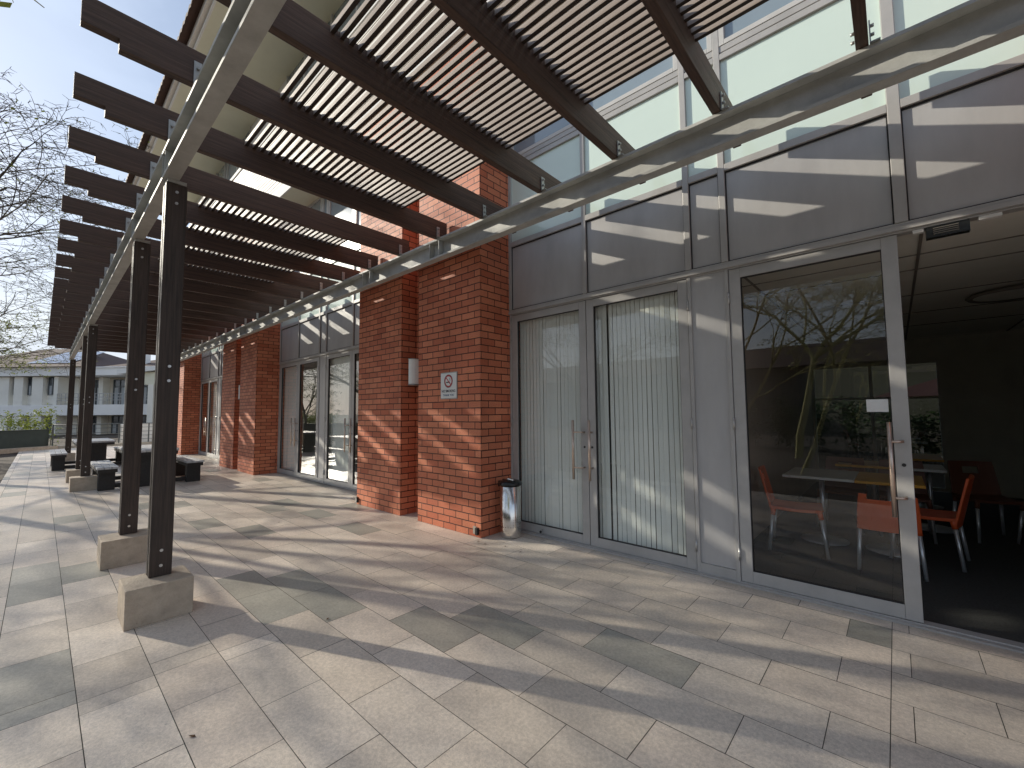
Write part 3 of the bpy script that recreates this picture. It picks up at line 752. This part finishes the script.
for x, lab in ((-3.668, 'small black and grey box at the foot of the pier corner beside the bin'), (-6.45, 'small dark box at the foot of the near pier, at its far corner')):
    jb = thing('junction_box', lab, 'box', (x, PYF, .05), 'small boxes at the feet of the brick pier')
    mb = MB((x, PYF, .05)); mb.box(x - .02, x + .02, PYF - .035, PYF - .001, .03, .115); mb.build('box_body', M['black'], jb, .004)
    mb = MB((x, PYF, .05)); mb.box(x - .075, x - .022, PYF - .012, PYF - .001, .035, .12); mb.build('cover_plate', M['concrete_light'], jb, .002)
ds = thing('door_stop', 'small dark door stop on the lower rail of the leftmost near door', 'door stop', (-3.13, YF, .06))
mb = MB((-3.13, YF, .06)); mb.tube([(-3.13, YF + .003, .075), (-3.13, YF - .03, .06)], .006, 8); mb.build('arm', M['bolt'], ds)
mb = MB((-3.13, YF, .06)); mb.tube([(-3.13, YF - .03, .06), (-3.13, YF - .045, .055)], .014, 10); mb.build('rubber_tip', M['black'], ds)

# fallen leaves and specks on the paving
rr = random.Random(5)
for (x, y) in ((-2.43, .52), (-3.55, 3.35), (-3.42, 3.33), (-3.2, 3.42), (-2.95, 3.38), (-3.05, 1.42), (-8.6, .9), (-8.2, 1.0), (-6.2, 2.2)):
    mb = MB((x, y, .002)); a = rr.uniform(0, 6); l_, w_ = .019, .009
    vs = []
    for u, v, z in ((-1, 0, .001), (-.4, .8, .004), (.4, .7, .007), (1, 0, .004), (.4, -.7, .002), (-.4, -.8, .005)):
        vs.append((x + l_*u*math.cos(a) - w_*v*math.sin(a), y + l_*u*math.sin(a) + w_*v*math.cos(a), .002 + z))
    mb.add(vs, [(0, 1, 2, 3, 4, 5)])
    tag(mb.build('fallen_leaf', M['litter']), 'small dry brown leaf lying on the sandstone paving', 'leaf', 'dry leaves scattered on the paving')

# ------------------------------------------------------------------ chairs and tables inside
def make_chair(label, om='orange', ztop=.82, big=False):
    t = thing('cafe_chair', label, 'chair', (0, 0, 0), 'plastic chairs in the room')
    # faces +Y ; origin on the floor at the middle
    mb = MB(); n = 8
    rows = []
    for j in range(n + 1):
        y = .215 - .43*j/n; dip = .012*math.sin(math.pi*j/n)
        rows.append([( -.215 + .43*i/6, y, .455 - dip - .008*(1 - ((i - 3)/3)**2)) for i in range(7)])
    vs = [p for r_ in rows for p in r_]; m_ = len(vs)
    vs += [(p[0], p[1], p[2] - .03) for p in vs]
    fs = []
    for j in range(n):
        for i in range(6):
            a = j*7 + i; fs.append((a, a + 7, a + 8, a + 1)); fs.append((m_ + a, m_ + a + 1, m_ + a + 8, m_ + a + 7))
    per = [i for i in range(7)] + [7*j + 6 for j in range(1, n + 1)] + [7*n + i for i in range(5, -1, -1)] + [7*j for j in range(n - 1, 0, -1)]
    for a, b in zip(per, per[1:] + per[:1]): fs.append((a, b, b + m_, a + m_))
    mb.add(vs, fs, 0, False); mb.build('seat', M[om], t, .006)
    bk = MB()
    def bp(u, z):   # curved raked back
        return (u, -.205 - (z - .44)*.22 - .03*(1 - (u/.22)**2), z)
    us = [-.215, -.15, -.075, 0, .075, .15, .215]; zs = [.36 + (z - .36)*(ztop - .36)/.46 for z in (.36, .44, .52, .60, .68, .755, .82)]
    vs = [bp(u*(1 - .10*(k/6)**2), z) for k, z in enumerate(zs) for u in us]; m_ = len(vs)
    vs += [(v[0], v[1] - .02, v[2]) for v in vs]
    fs = []
    hole = {(5, 1), (5, 2), (5, 3), (5, 4)} if big else {(4, 2), (4, 3)}
    quads = [(k, i) for k in range(6) for i in range(6) if (k, i) not in hole]
    from collections import Counter
    ed = Counter()
    for k, i in quads:
        a = k*7 + i; q = (a, a + 1, a + 8, a + 7); fs.append(q); fs.append(tuple(m_ + v for v in reversed(q)))
        for e in zip(q, q[1:] + q[:1]): ed[e] += 1
    for (a, b) in list(ed):
        if (b, a) not in ed: fs.append((b, a, a + m_, b + m_))
    bk.add(vs, fs); bk.build('backrest', M[om], t, .005)
    for sx in (-1, 1):
        for sy in (-1, 1):
            sl = MB(); top = (sx*.19, sy*.19, .45); mid = (sx*.198, sy*.205, .36); bot = (sx*.22, sy*.245, .0)
            sl.tube([top, mid], [.025, .022], 8); sl.build('leg_socket', M[om], t)
            lg = MB(); lg.tube([mid, bot], [.017, .014], 8); lg.build('leg', M['alu'], t)
    return t
ch = make_chair('orange chair at the left of the table, seen side on through the closed door')
ch.location = (-.82, 5.36, 0); ch.rotation_euler = (0, 0, R(-84))
chb = make_chair('low backed orange chair seen from behind, half hidden by the door stile', 'orange', .69, True); chb.location = (-.11, 5.27, 0); chb.rotation_euler = (0, 0, R(3))
dup(ch, (.17, 5.78, 0), R(82), 'orange chair in the open doorway, turned side on with its back to the right')
ch2 = make_chair('dark chair against the rear wall, turned toward the door', 'orange_shaded'); ch2.location = (.72, 7.1, 0); ch2.rotation_euler = (0, 0, R(-160))
dup(ch2, (1.18, 6.85, 0), R(100), 'dark chair at the right edge of the doorway')
dup(ch2, (-.55, 6.72, 0), R(175), 'orange chair painted in shade tones, facing out from behind the white topped table')
dup(ch2, (.02, 6.70, 0), R(182), 'orange chair painted in shade tones behind the yellow topped table')
def table(x0, x1, y0, y1, m, label):
    cx_, cy_ = (x0 + x1)/2, (y0 + y1)/2
    t = thing('cafe_table', label, 'table', (cx_, cy_, 0), 'small tables in the room')
    mb = MB((cx_, cy_, .7)); mb.box(x0, x1, y0, y1, .707, .735); mb.build('tabletop', M[m], t, .004)
    mb = MB((cx_, cy_, .1)); mb.tube([(cx_, cy_, .03), (cx_, cy_, .706)], .024, 12); mb.build('leg', M['alu'], t)
    mb = MB((cx_, cy_, 0)); mb.lathe([(0, .001), (.22, .001), (.22, .012), (.05, .03), (0, .03)], (cx_, cy_), 24); mb.build('base', M['alu'], t)
table(-.965, -.345, 5.50, 6.28, 'tabwhite', 'white topped table nearest the closed glass door')
table(-.343, .17, 5.48, 6.26, 'tabyellow', 'yellow topped table pushed against the white one')
table(-.62, .10, 6.95, 7.65, 'tabyellow', 'yellow topped table in the second row, seen through the glass')
table(.12, .40, 6.93, 7.6, 'tabwhite', 'narrow white topped table of the second row in the open doorway')
table(.0, .46, 8.3, 9.3, 'tabyellow', 'yellow topped table near the back window')
cl = thing('ceiling_light', 'round dark rimmed light fitting on the room ceiling', 'light fitting', (1.0, 6.9, 2.69))
mb = MB((1.0, 6.9, 2.6)); mb.lathe([(.33, 2.684), (.36, 2.66), (.34, 2.64), (.30, 2.65)], (1.0, 6.9), 40); mb.build('rim', M['ceilgrid'], cl)
mb = MB((1.0, 6.9, 2.6)); mb.lathe([(.30, 2.652), (.15, 2.645), (0, 2.643)], (1.0, 6.9), 40); mb.build('diffuser', M['ceiling'], cl)

# behind the back window: parasol, hedge, fence
pa = thing('parasol', 'salmon red garden parasol seen through the back window', 'parasol', (.78, 14.2, 0))
mb = MB((.78, 14.2, 2)); n = 8; vs = [(.78, 14.2, 2.15)] + [(.78 + 1.25*math.cos(2*math.pi*k/n), 14.2 + 1.25*math.sin(2*math.pi*k/n), 1.72) for k in range(n)]
mb.add(vs, [(0, 1 + k, 1 + (k + 1) % n) for k in range(n)]); mb.build('canopy', M['canvas'], pa)
mb = MB((.78, 14.2, 1)); mb.tube([(.78, 14.2, -.05), (.78, 14.2, 2.2)], .02, 10); mb.build('pole', M['white_frame'], pa)

# ------------------------------------------------------------------ picnic tables
def picnic(x0, x1, y0, label):
    cx_ = (x0 + x1)/2; w_ = .80
    t = thing('picnic_table', label, 'picnic table', (cx_, y0 + .85, 0), 'dark picnic tables on the terrace')
    def top(a, b, z0, z1, nm):
        mb = MB((cx_, a, z0)); n = 3; st_ = (b - a)/n
        for i in range(n): mb.box(x0, x1, a + i*st_ + .004, a + (i + 1)*st_ - .004, z0, z1)
        mb.build(nm, M['benchtop'], t, .004)
        mb = MB((cx_, a, z0)); mb.box(x0 + .03, x1 - .03, a + .02, b - .02, z0 - .07, z0 - .001); return mb.build('apron', M['darkwood'], t)
    top(y0 + .45, y0 + 1.25, .70, .745, 'tabletop')
    top(y0, y0 + .32, .415, .455, 'bench_seat'); top(y0 + 1.38, y0 + 1.70, .415, .455, 'bench_seat')
    for xx in (x0 + .16, x1 - .34):
        for a, b, h in ((y0 + .04, y0 + .28, .344), (y0 + .62, y0 + 1.08, .629), (y0 + 1.42, y0 + 1.66, .344)):
            mb = MB((xx, a, 0)); mb.box(xx, xx + .2, a, b, .001, h); mb.build('leg', M['darkwood'], t, .006)
        mb = MB((xx, y0, 0)); mb.box(xx + .06, xx + .14, y0 + .281, y0 + .619, .03, .11); mb.box(xx + .06, xx + .14, y0 + 1.081, y0 + 1.419, .03, .11); mb.build('ground_rail', M['darkwood'], t)
picnic(-13.15, -11.3, .76, 'nearer dark picnic table with attached benches behind the posts')
picnic(-18.5, -16.45, .22, 'farther dark picnic table near the terrace edge')

# ------------------------------------------------------------------ end of the terrace
pts = [(-22.5, -7.5), (-24.5, -4.6), (-26.2, -2.3), (-27.4, -.8), (-28.1, .30)]
gw = MB((-26, -3, 0)); th_ = .22
for i in range(len(pts) - 1):
    (ax, ay), (bx, by) = pts[i], pts[i + 1]
    d = Vector((bx - ax, by - ay, 0)).normalized(); nrm = Vector((-d.y, d.x, 0))*th_
    a0, b0 = Vector((ax, ay, 0)), Vector((bx, by, 0)); a1, b1 = a0 + nrm, b0 + nrm
    for (z0, z1, e) in ((-.05, .84, 0), (.841, .87, .03)):
        o_ = -d*0 - nrm.normalized()*e
        vs = [a0 + o_, b0 + o_, b1 - o_, a1 - o_]
        gw.add([(v.x, v.y, z0) for v in vs] + [(v.x, v.y, z1) for v in vs], [(0, 3, 2, 1), (4, 5, 6, 7), (0, 1, 5, 4), (1, 2, 6, 5), (2, 3, 7, 6), (3, 0, 4, 7)])
tag(gw.build('garden_wall', M['greenwall']), 'low curved dark green wall at the far end of the terrace', 'wall')
kb = MB((-26, -3, 0))
for i in range(len(pts) - 1):
    (ax, ay), (bx, by) = pts[i], pts[i + 1]
    d = Vector((bx - ax, by - ay, 0)).normalized(); nrm = Vector((d.y, -d.x, 0))
    a0, b0 = Vector((ax, ay, 0)) + nrm*.03, Vector((bx, by, 0)) + nrm*.03; a1, b1 = a0 + nrm*.5, b0 + nrm*.5
    vs = [a0, a1, b1, b0]
    kb.add([(v.x, v.y, -.05) for v in vs] + [(v.x, v.y, .13) for v in vs], [(0, 3, 2, 1), (4, 5, 6, 7), (0, 1, 5, 4), (1, 2, 6, 5), (2, 3, 7, 6), (3, 0, 4, 7)])
tag(kb.build('planter_kerb', M['concrete']), 'tan stone kerb at the foot of the green wall', 'kerb')
ke = MB((-27.9, 2.5, 0)); ke.box(-28.15, -27.72, .36, 6.0, -.05, .12); tag(ke.build('terrace_kerb', M['concrete_light']), 'pale kerb under the railing at the end of the terrace', 'kerb')
rl = thing('railing', 'thin dark metal railing closing off the end of the terrace', 'railing', (-28, 2.5, .12))
for z in (1.05, .86, .66, .46, .28):
    mb = MB((-28, 2.5, z)); mb.tube([(-28, .4, z), (-28, 6, z)], .022 if z > 1 else .010, 8); mb.build('rail', M['railing'], rl)
for y in (.42, 1.5, 2.6, 3.7, 4.8, 5.9):
    mb = MB((-28, y, .1)); mb.box(-28.03, -27.97, y - .025, y + .025, .121, 1.03); mb.build('post', M['railing'], rl)
bw_ = MB((-28.8, 4.2, 0)); bw_.box(-29.0, -28.7, 3.1, 6.5, -.05, .98); bw_.box(-29.03, -28.67, 3.07, 6.53, .981, 1.03); tag(bw_.build('screen_wall', M['whiteplaster']), 'low pale wall behind the railing, beside the white bollards', 'wall')
for i, y in enumerate((2.75, 3.0)):
    mb = MB((-28.5, y, 0)); mb.lathe([(.055, -.05), (.055, .92), (.06, .93), (.06, 1.0 + .06*i), (.03, 1.04 + .06*i), (0, 1.05 + .06*i)], (-28.5, y), 16)
    tag(mb.build('bollard', M['whiteplaster']), ['shorter white bollard beyond the railing, the left one', 'taller white bollard beyond the railing, the right one'][i], 'bollard')

# ------------------------------------------------------------------ building at the end (oblique)
DZ = 33.0; ks = DZ/424.5
fh = Vector((Fv.x, Fv.y, 0)).normalized(); rh = Vector((-fh.y, fh.x, 0))*-1
O = fh*DZ
fb = bpy.data.objects.new('apartment_building', None); C.objects.link(fb)
fb.location = (O.x, O.y, 0); fb.rotation_euler = (0, 0, math.atan2(rh.y, rh.x))
tag(fb, 'white two-storey building with balconies and brown roof beyond the terrace', 'building')
def U(px): return (px - 512)*ks
def Z(py): return 1.45 + (415.5 - py)*ks
class FM(MB): pass
def fpart(mb, name, m, parent=fb):
    # local coordinates of the building frame
    me_o = mb.build(name, M[m] if isinstance(m, str) else m, None)
    me_o.parent = parent; me_o.location = (0, 0, 0) if parent is fb else (0, 0, 0)
    return me_o
UL, UR = U(-75), U(300)
f = MB(); f.box(UL, UR, 1.6, 7.0, -.05, Z(376)); fpart(f, 'wall', 'fartan')
f = MB(); f.box(UL, UR, -.35, 7.2, Z(375.5), Z(368)); f.box(UL, UR, -.45, 7.2, Z(368) + .001, Z(367)); fpart(f, 'fascia', 'farwhite')
f = MB(); f.box(UL, UR, -.1, 1.599, Z(415), Z(404.5)); fpart(f, 'balcony_slab', 'farwhite')
# left part: solid wall with fins
f = MB(); segs_ = [(-75, -40), (-30, 8), (13, 22), (31, 42), (53, 57)]
for a, b in segs_: f.box(U(a), U(b), -.02, 1.58, -.05, Z(376))
f.box(U(-75), U(56), .35, 1.58, Z(404), Z(394.5)); f.box(U(-75), U(56), .35, 1.58, -.05, Z(424)); fpart(f, 'wall_fin', 'farwall')
def win(a, b, z0, z1, y, cur=False):
    f = MB(); n = 2
    f.box(U(a), U(b), y, y + .05, Z(z1), Z(z0)); w0 = fpart(f, 'window', 'farglass')
    f = MB(); t_ = .05
    f.box(U(a), U(a) + t_, y - .04, y - .002, Z(z1), Z(z0)); f.box(U(b) - t_, U(b), y - .04, y - .002, Z(z1), Z(z0)); f.box((U(a) + U(b))/2 - .03, (U(a) + U(b))/2 + .03, y - .04, y - .002, Z(z1), Z(z0))
    f.box(U(a) + t_ + .001, (U(a) + U(b))/2 - .031, y - .04, y - .002, Z(z0) - t_, Z(z0)); f.box((U(a) + U(b))/2 + .031, U(b) - t_ - .001, y - .04, y - .002, Z(z0) - t_, Z(z0))
    f.box(U(a) + t_ + .001, (U(a) + U(b))/2 - .031, y - .04, y - .002, Z(z0) - .62, Z(z0) - .56); f.box((U(a) + U(b))/2 + .031, U(b) - t_ - .001, y - .04, y - .002, Z(z0) - .62, Z(z0) - .56)
    fr_ = fpart(f, 'frame', 'railing'); fr_.parent = w0
    if cur:
        f = MB(); q = (U(b) - U(a))
        f.box(U(a) + q*.08, U(a) + q*.34, y - .001, y - .0005, Z(z1), Z(z0) - .65); f.box(U(a) + q*.62, U(a) + q*.92, y - .001, y - .0005, Z(z1), Z(z0) - .65)
        c_ = fpart(f, 'curtain', 'curtain'); c_.parent = w0
for a, b in ((-28 - 9, -30), (8.5, 12.5), (23, 30.5), (43.5, 52.5)):
    win(a, b, 376.5, 394, .30, True); win(a, b, 416, 432, .30)
for a, b in ((72, 80), (94, 108), (117, 130), (144, 156), (170, 184), (200, 214), (232, 246)):
    win(a, b, 378, 404, 1.55, True); win(a, b, 416, 434, 1.55, True)
for px in (60, 85, 112, 136, 162, 190, 222):
    f = MB(); f.box(U(px), U(px) + .35, 1.0, 1.58, Z(404), Z(376)); fpart(f, 'pier', 'farwall')
    f = MB(); f.box(U(px), U(px) + .35, 1.0, 1.58, -.05, Z(415.5)); fpart(f, 'pier', 'farwall')
f = MB()
for z in (Z(393.5), Z(397), Z(400)): f.box(U(57), UR, -.06, -.03, z - .02, z + .02)
px = 57
while px < 300: f.box(U(px), U(px) + .035, -.055, -.035, Z(404.5), Z(393.5)); px += 4.2
fpart(f, 'balcony_railing', 'frame')
# roof: hip over the left, ridge over the right
f = MB(); z0 = Z(366.8)
def hip(a, b, y0, y1, zt, i):
    vs = [(U(a), y0, z0), (U(b), y0, z0), (U(b), y1, z0), (U(a), y1, z0), (U(a) + i, (y0 + y1)/2, zt), (U(b) - i, (y0 + y1)/2, zt)]
    f.add(vs, [(0, 1, 5, 4), (1, 2, 5), (2, 3, 4, 5), (3, 0, 4), (0, 3, 2, 1)])
hip(-75, 92, -.7, 9, z0 + 2.1, 4.5); hip(88, 310, .3, 8, z0 + 1.25, 3.2)
fpart(f, 'roof', 'rooftile')
f = MB()
sl = 2.1/4.85
def rp_(u, y): return (u, y, z0 + (y + .7)*sl + .05)
for i in range(6):
    u0 = U(24 + i*7.2); u1 = U(24 + i*7.2 + 6.9)
    f.quad(rp_(u0, .0), rp_(u1, .0), rp_(u1, 3.0), rp_(u0, 3.0))
fpart(f, 'solar_panel', 'solar')
f = MB(); f.box(U(121), U(126.5), 1.5, 2.0, z0 + .001, Z(350)); fpart(f, 'chimney', 'whiteplaster')
# gabled porch of the right wing
wg = thing('side_wing', 'cream gabled wing with white barge board beside the white building', 'building', (0, 0, 0)); wg.location = fb.location; wg.rotation_euler = fb.rotation_euler
k2 = 29.0/DZ
def U2(px): return (px - 512)*ks*.9
f = MB(); W0, W1 = U2(115), U2(230); wz = 4.55
f.add([(W0, -3.3, wz - .2), (W1, -3.3, wz + .55), (W1, -3.3, wz + .9), (W0, -3.3, wz + .1), (W0, -1.2, wz - .2), (W1, -1.2, wz + .55), (W1, -1.2, wz + .9), (W0, -1.2, wz + .1)],
      [(0, 3, 2, 1), (4, 5, 6, 7), (0, 1, 5, 4), (1, 2, 6, 5), (2, 3, 7, 6), (3, 0, 4, 7)])
f.v = [(v[0] , v[1], v[2]) for v in f.v]
o_ = f.build('barge_board', M['whiteplaster'], None); o_.parent = wg; o_.location = (0, 0, 0)
f = MB(); f.box(W0 + 1.6, W1, -3.0, -1.0, 3.62, 4.5); o_ = f.build('gable_wall', M['soffit'], None); o_.parent = wg; o_.location = (0, 0, 0)
for xa in (W0 + 2.0, W1 - .5):
    f = MB(); f.box(xa, xa + .38, -3.0, -2.6, -.05, 3.62); o_ = f.build('column', M['farwall'], None); o_.parent = wg; o_.location = (0, 0, 0)

# building across the garden, behind the camera: seen only mirrored in the doors
ob2 = thing('garden_building', 'long low building with hipped roof across the garden, mirrored in the glass doors', 'building', (-6, -27, 0))
f = MB((-6, -27, 0)); f.box(-42, 22, -33, -26, -.05, 4.3); f.build('wall', M['darkfar'], ob2)
f = MB((-6, -27, 0)); f.add([(-43, -34, 4.3), (23, -34, 4.3), (23, -25.2, 4.3), (-43, -25.2, 4.3), (-38, -29.5, 6.2), (18, -29.5, 6.2)], [(0, 1, 5, 4), (1, 2, 5), (2, 3, 4, 5), (3, 0, 4), (0, 3, 2, 1)]); f.build('roof', M['rooftile'], ob2)
for i in range(16):
    x = -40 + i*3.9
    for z in (.7, 2.5):
        f = MB((x, -26, z)); f.box(x, x + 1.7, -26.04, -25.98, z, z + 1.4); f.build('window', M['farglass'], ob2)

# ------------------------------------------------------------------ trees
def tree(name, label, base, h, seed, bark='bark_grey', lean=(0, 0), spread=1.0, levels=6, leafd=0., leafm='leaf_yel', group='bare thorny trees in the bed beside the terrace', r0=.11, stems=1, leafsize=.035, twig=1.0, flat=.55, first=.30):
    rr = random.Random(seed); t = thing(name, label, 'tree', base, group)
    bx = Vector(base)
    tr = MB(base); br = MB(base); lf = MB(base)
    cnt = [0]
    def grow(p, d, length, rad, lev):
        nseg = 4 if lev <= 1 else 3
        pts = [p]; rs = [rad]; q = p.copy(); dd = d.copy(); nodes = []
        wob = .08 if lev == 0 else .13
        for i in range(nseg):
            dd = (dd + Vector((rr.gauss(0, wob), rr.gauss(0, wob), rr.gauss(0, wob*.6)))).normalized()
            if lev >= 2: dd = (dd + Vector((0, 0, .02 if lev < 4 else -.03))).normalized()
            q = q + dd*length/nseg; pts.append(q.copy()); rs.append(rad*(1 - (.34 if lev < levels - 1 else .6)*(i + 1)/nseg)); nodes.append((q.copy(), dd.copy(), rs[-1]))
        tgt = tr if lev == 0 else br
        ns_ = 10 if lev == 0 else (7 if lev == 1 else (5 if lev == 2 else 3))
        tgt.tube(pts, rs, ns_, cap=False); cnt[0] += 1
        if lev >= levels - 2 and leafd > 0:
            for _ in range(int(leafd + rr.random())):
                c = pts[0].lerp(pts[-1], rr.random()) + Vector((rr.gauss(0, .05), rr.gauss(0, .05), rr.gauss(0, .05)))
                a = Vector((rr.gauss(0, 1), rr.gauss(0, 1), rr.gauss(0, .6))).normalized()*leafsize*rr.uniform(.6, 1.3)
                b = a.cross(Vector((rr.gauss(0, 1), rr.gauss(0, 1), 1))).normalized()*leafsize*.45
                lf.quad(c - a, c - b, c + a, c + b)
        if lev >= levels: return
        kids = []
        nk = {0: 4, 1: 4, 2: 4, 3: 4, 4: 4, 5: 3}.get(lev, 2)
        if lev >= 3: nk = max(2, int(nk*twig + rr.random()))
        for k in range(nk):
            src = nodes[-1] if k < 2 else rr.choice(nodes[1 if lev == 0 else 0:])
            ax = src[1].orthogonal().normalized(); ax.rotate(Matrix.Rotation(rr.uniform(0, 2*math.pi), 3, src[1]))
            ang = R(rr.uniform(20, 44)) if lev < 3 else R(rr.uniform(30, 72))
            nd = src[1].copy(); nd.rotate(Matrix.Rotation(ang, 3, ax))
            if lev >= 1: nd.z *= flat; 
            nd = (nd + Vector((0, 0, .12 if lev < 3 else 0))).normalized()
            grow(src[0], nd, length*(rr.uniform(.64, .86) if lev < 3 else rr.uniform(.42, .66))*spread, max(src[2]*rr.uniform(.58, .82), .0058), lev + 1)
    for s_ in range(stems):
        a = rr.uniform(0, 6.28)
        d = Vector((lean[0] + (.28*math.cos(a) if stems > 1 else 0), lean[1] + (.28*math.sin(a) if stems > 1 else 0), 1)).normalized()
        grow(bx + Vector((.1*math.cos(a), .1*math.sin(a), -.05)), d, h*first, r0*(1 if s_ == 0 else .8), 0)
    tr.build('trunk', M[bark], t); br.build('branches', M[bark if bark == 'bark_grey' else bark], t)
    if leafd > 0: lf.build('leaves', M[leafm], t)
    return t
tree('thorn_tree', 'bare thorn tree whose highest twigs reach toward the pergola tips', (-14.3, -2.9, -.05), 10.6, 3, lean=(0, .13), leafd=.10, levels=7, r0=.14, twig=.95)
tree('thorn_tree', 'farther bare thorn tree with sparse yellow green leaves low behind the pergola', (-20.5, -3.8, -.05), 14, 11, lean=(0, .12), leafd=.35, levels=7, r0=.14, twig=.95)
tree('thorn_tree', 'smaller thorn tree with yellow green leaves above the dark green wall', (-27.2, -3.2, -.05), 7.5, 31, lean=(-.1, .1), leafd=1.0, levels=6, leafsize=.05, r0=.08)
tree('thorn_tree', 'slender bare thorn tree in the bed, mirrored at the left of the second bay', (-8.6, -5.8, -.05), 8.2, 47, lean=(-.1, -.05), leafd=.3, levels=6, r0=.09)
G2 = 'yellow barked trees mirrored in the near doors'
tree('fever_tree', 'yellow barked tree mirrored at the left of the dark glass door', (-3.3, -4.6, -.05), 6.2, 5, bark='bark_yellow', lean=(.26, -.05), leafd=.6, levels=6, group=G2, r0=.075, first=.48)
tree('fever_tree', 'yellow barked tree with forked slender trunk mirrored in the middle of the dark glass door', (-1.7, -4.0, -.05), 6.4, 8, bark='bark_yellow', lean=(.34, .05), leafd=.6, levels=6, group=G2, r0=.055, first=.48)
tree('fever_tree', 'broad yellow barked tree behind the others, mirrored above the dark roof', (-2.4, -7.8, -.05), 10.5, 15, bark='bark_yellow', lean=(-.05, 0), leafd=1.2, levels=7, leafsize=.028, group=G2, r0=.11)

def shrub(name, label, cat, x0, x1, y0, y1, h, n, m, seed, size=.07, group=None, rot=0):
    rr = random.Random(seed); cx_, cy_ = (x0 + x1)/2, (y0 + y1)/2
    t = thing(name, label, cat, (cx_, cy_, -.05), group)
    lf = MB((cx_, cy_, 0)); st = MB((cx_, cy_, 0))
    ns = max(6, int(n/260)); tips = []
    for i in range(ns):
        x, y = rr.uniform(x0, x1), rr.uniform(y0, y1); hh = h*rr.uniform(.6, 1.08)
        top = Vector((x + rr.gauss(0, .15), y + rr.gauss(0, .15), hh)); bot = Vector((x, y, -.05))
        st.tube([bot, bot.lerp(top, .5) + Vector((rr.gauss(0, .05), rr.gauss(0, .05), 0)), top], [.014, .01, .004], 4, cap=False); tips.append((bot, top))
    for i in range(n):
        bot, top = rr.choice(tips); u = rr.random()**.6
        c = bot.lerp(top, u) + Vector((rr.gauss(0, .18), rr.gauss(0, .18), rr.gauss(0, .09)))
        c.z = max(.0, c.z)
        a = Vector((rr.gauss(0, 1), rr.gauss(0, 1), rr.gauss(0, .6))).normalized()*size*rr.uniform(.5, 1.2)
        b = a.cross(Vector((rr.gauss(0, 1), rr.gauss(0, 1), 1))).normalized()*size*.4
        lf.quad(c - a, c - b, c + a, c + b)
    st.build('stems', M['bark_grey'], t); lf.build('leaves', M[m], t)
    return t
shrub('shrub', 'yellow green feathery shrub standing behind the dark green wall', 'shrub', -31.5, -28.9, -6.0, .6, 1.75, 7000, 'leaf_yel', 3, .075)
shrub('hedge', 'dark green hedge across the garden, mirrored in the dark glass door', 'hedge', -6.0, 6.0, -12.2, -11.0, 1.9, 9000, 'leaf_dk', 4, .10)
shrub('hedge', 'dark green hedge outside the back window of the room', 'hedge', -2.5, 3.5, 15.6, 16.4, 1.7, 4500, 'leaf_dk', 6, .09)
fe = MB((0, 18, 0)); fe.box(-6, 8, 18, 18.2, -.05, 4.5); tag(fe.build('rear_wall', M['darkfar']), 'tall dark wall behind the back hedge, added to dim the back window view', 'wall')  # wall set close and tall, coloured dark to dim the window view
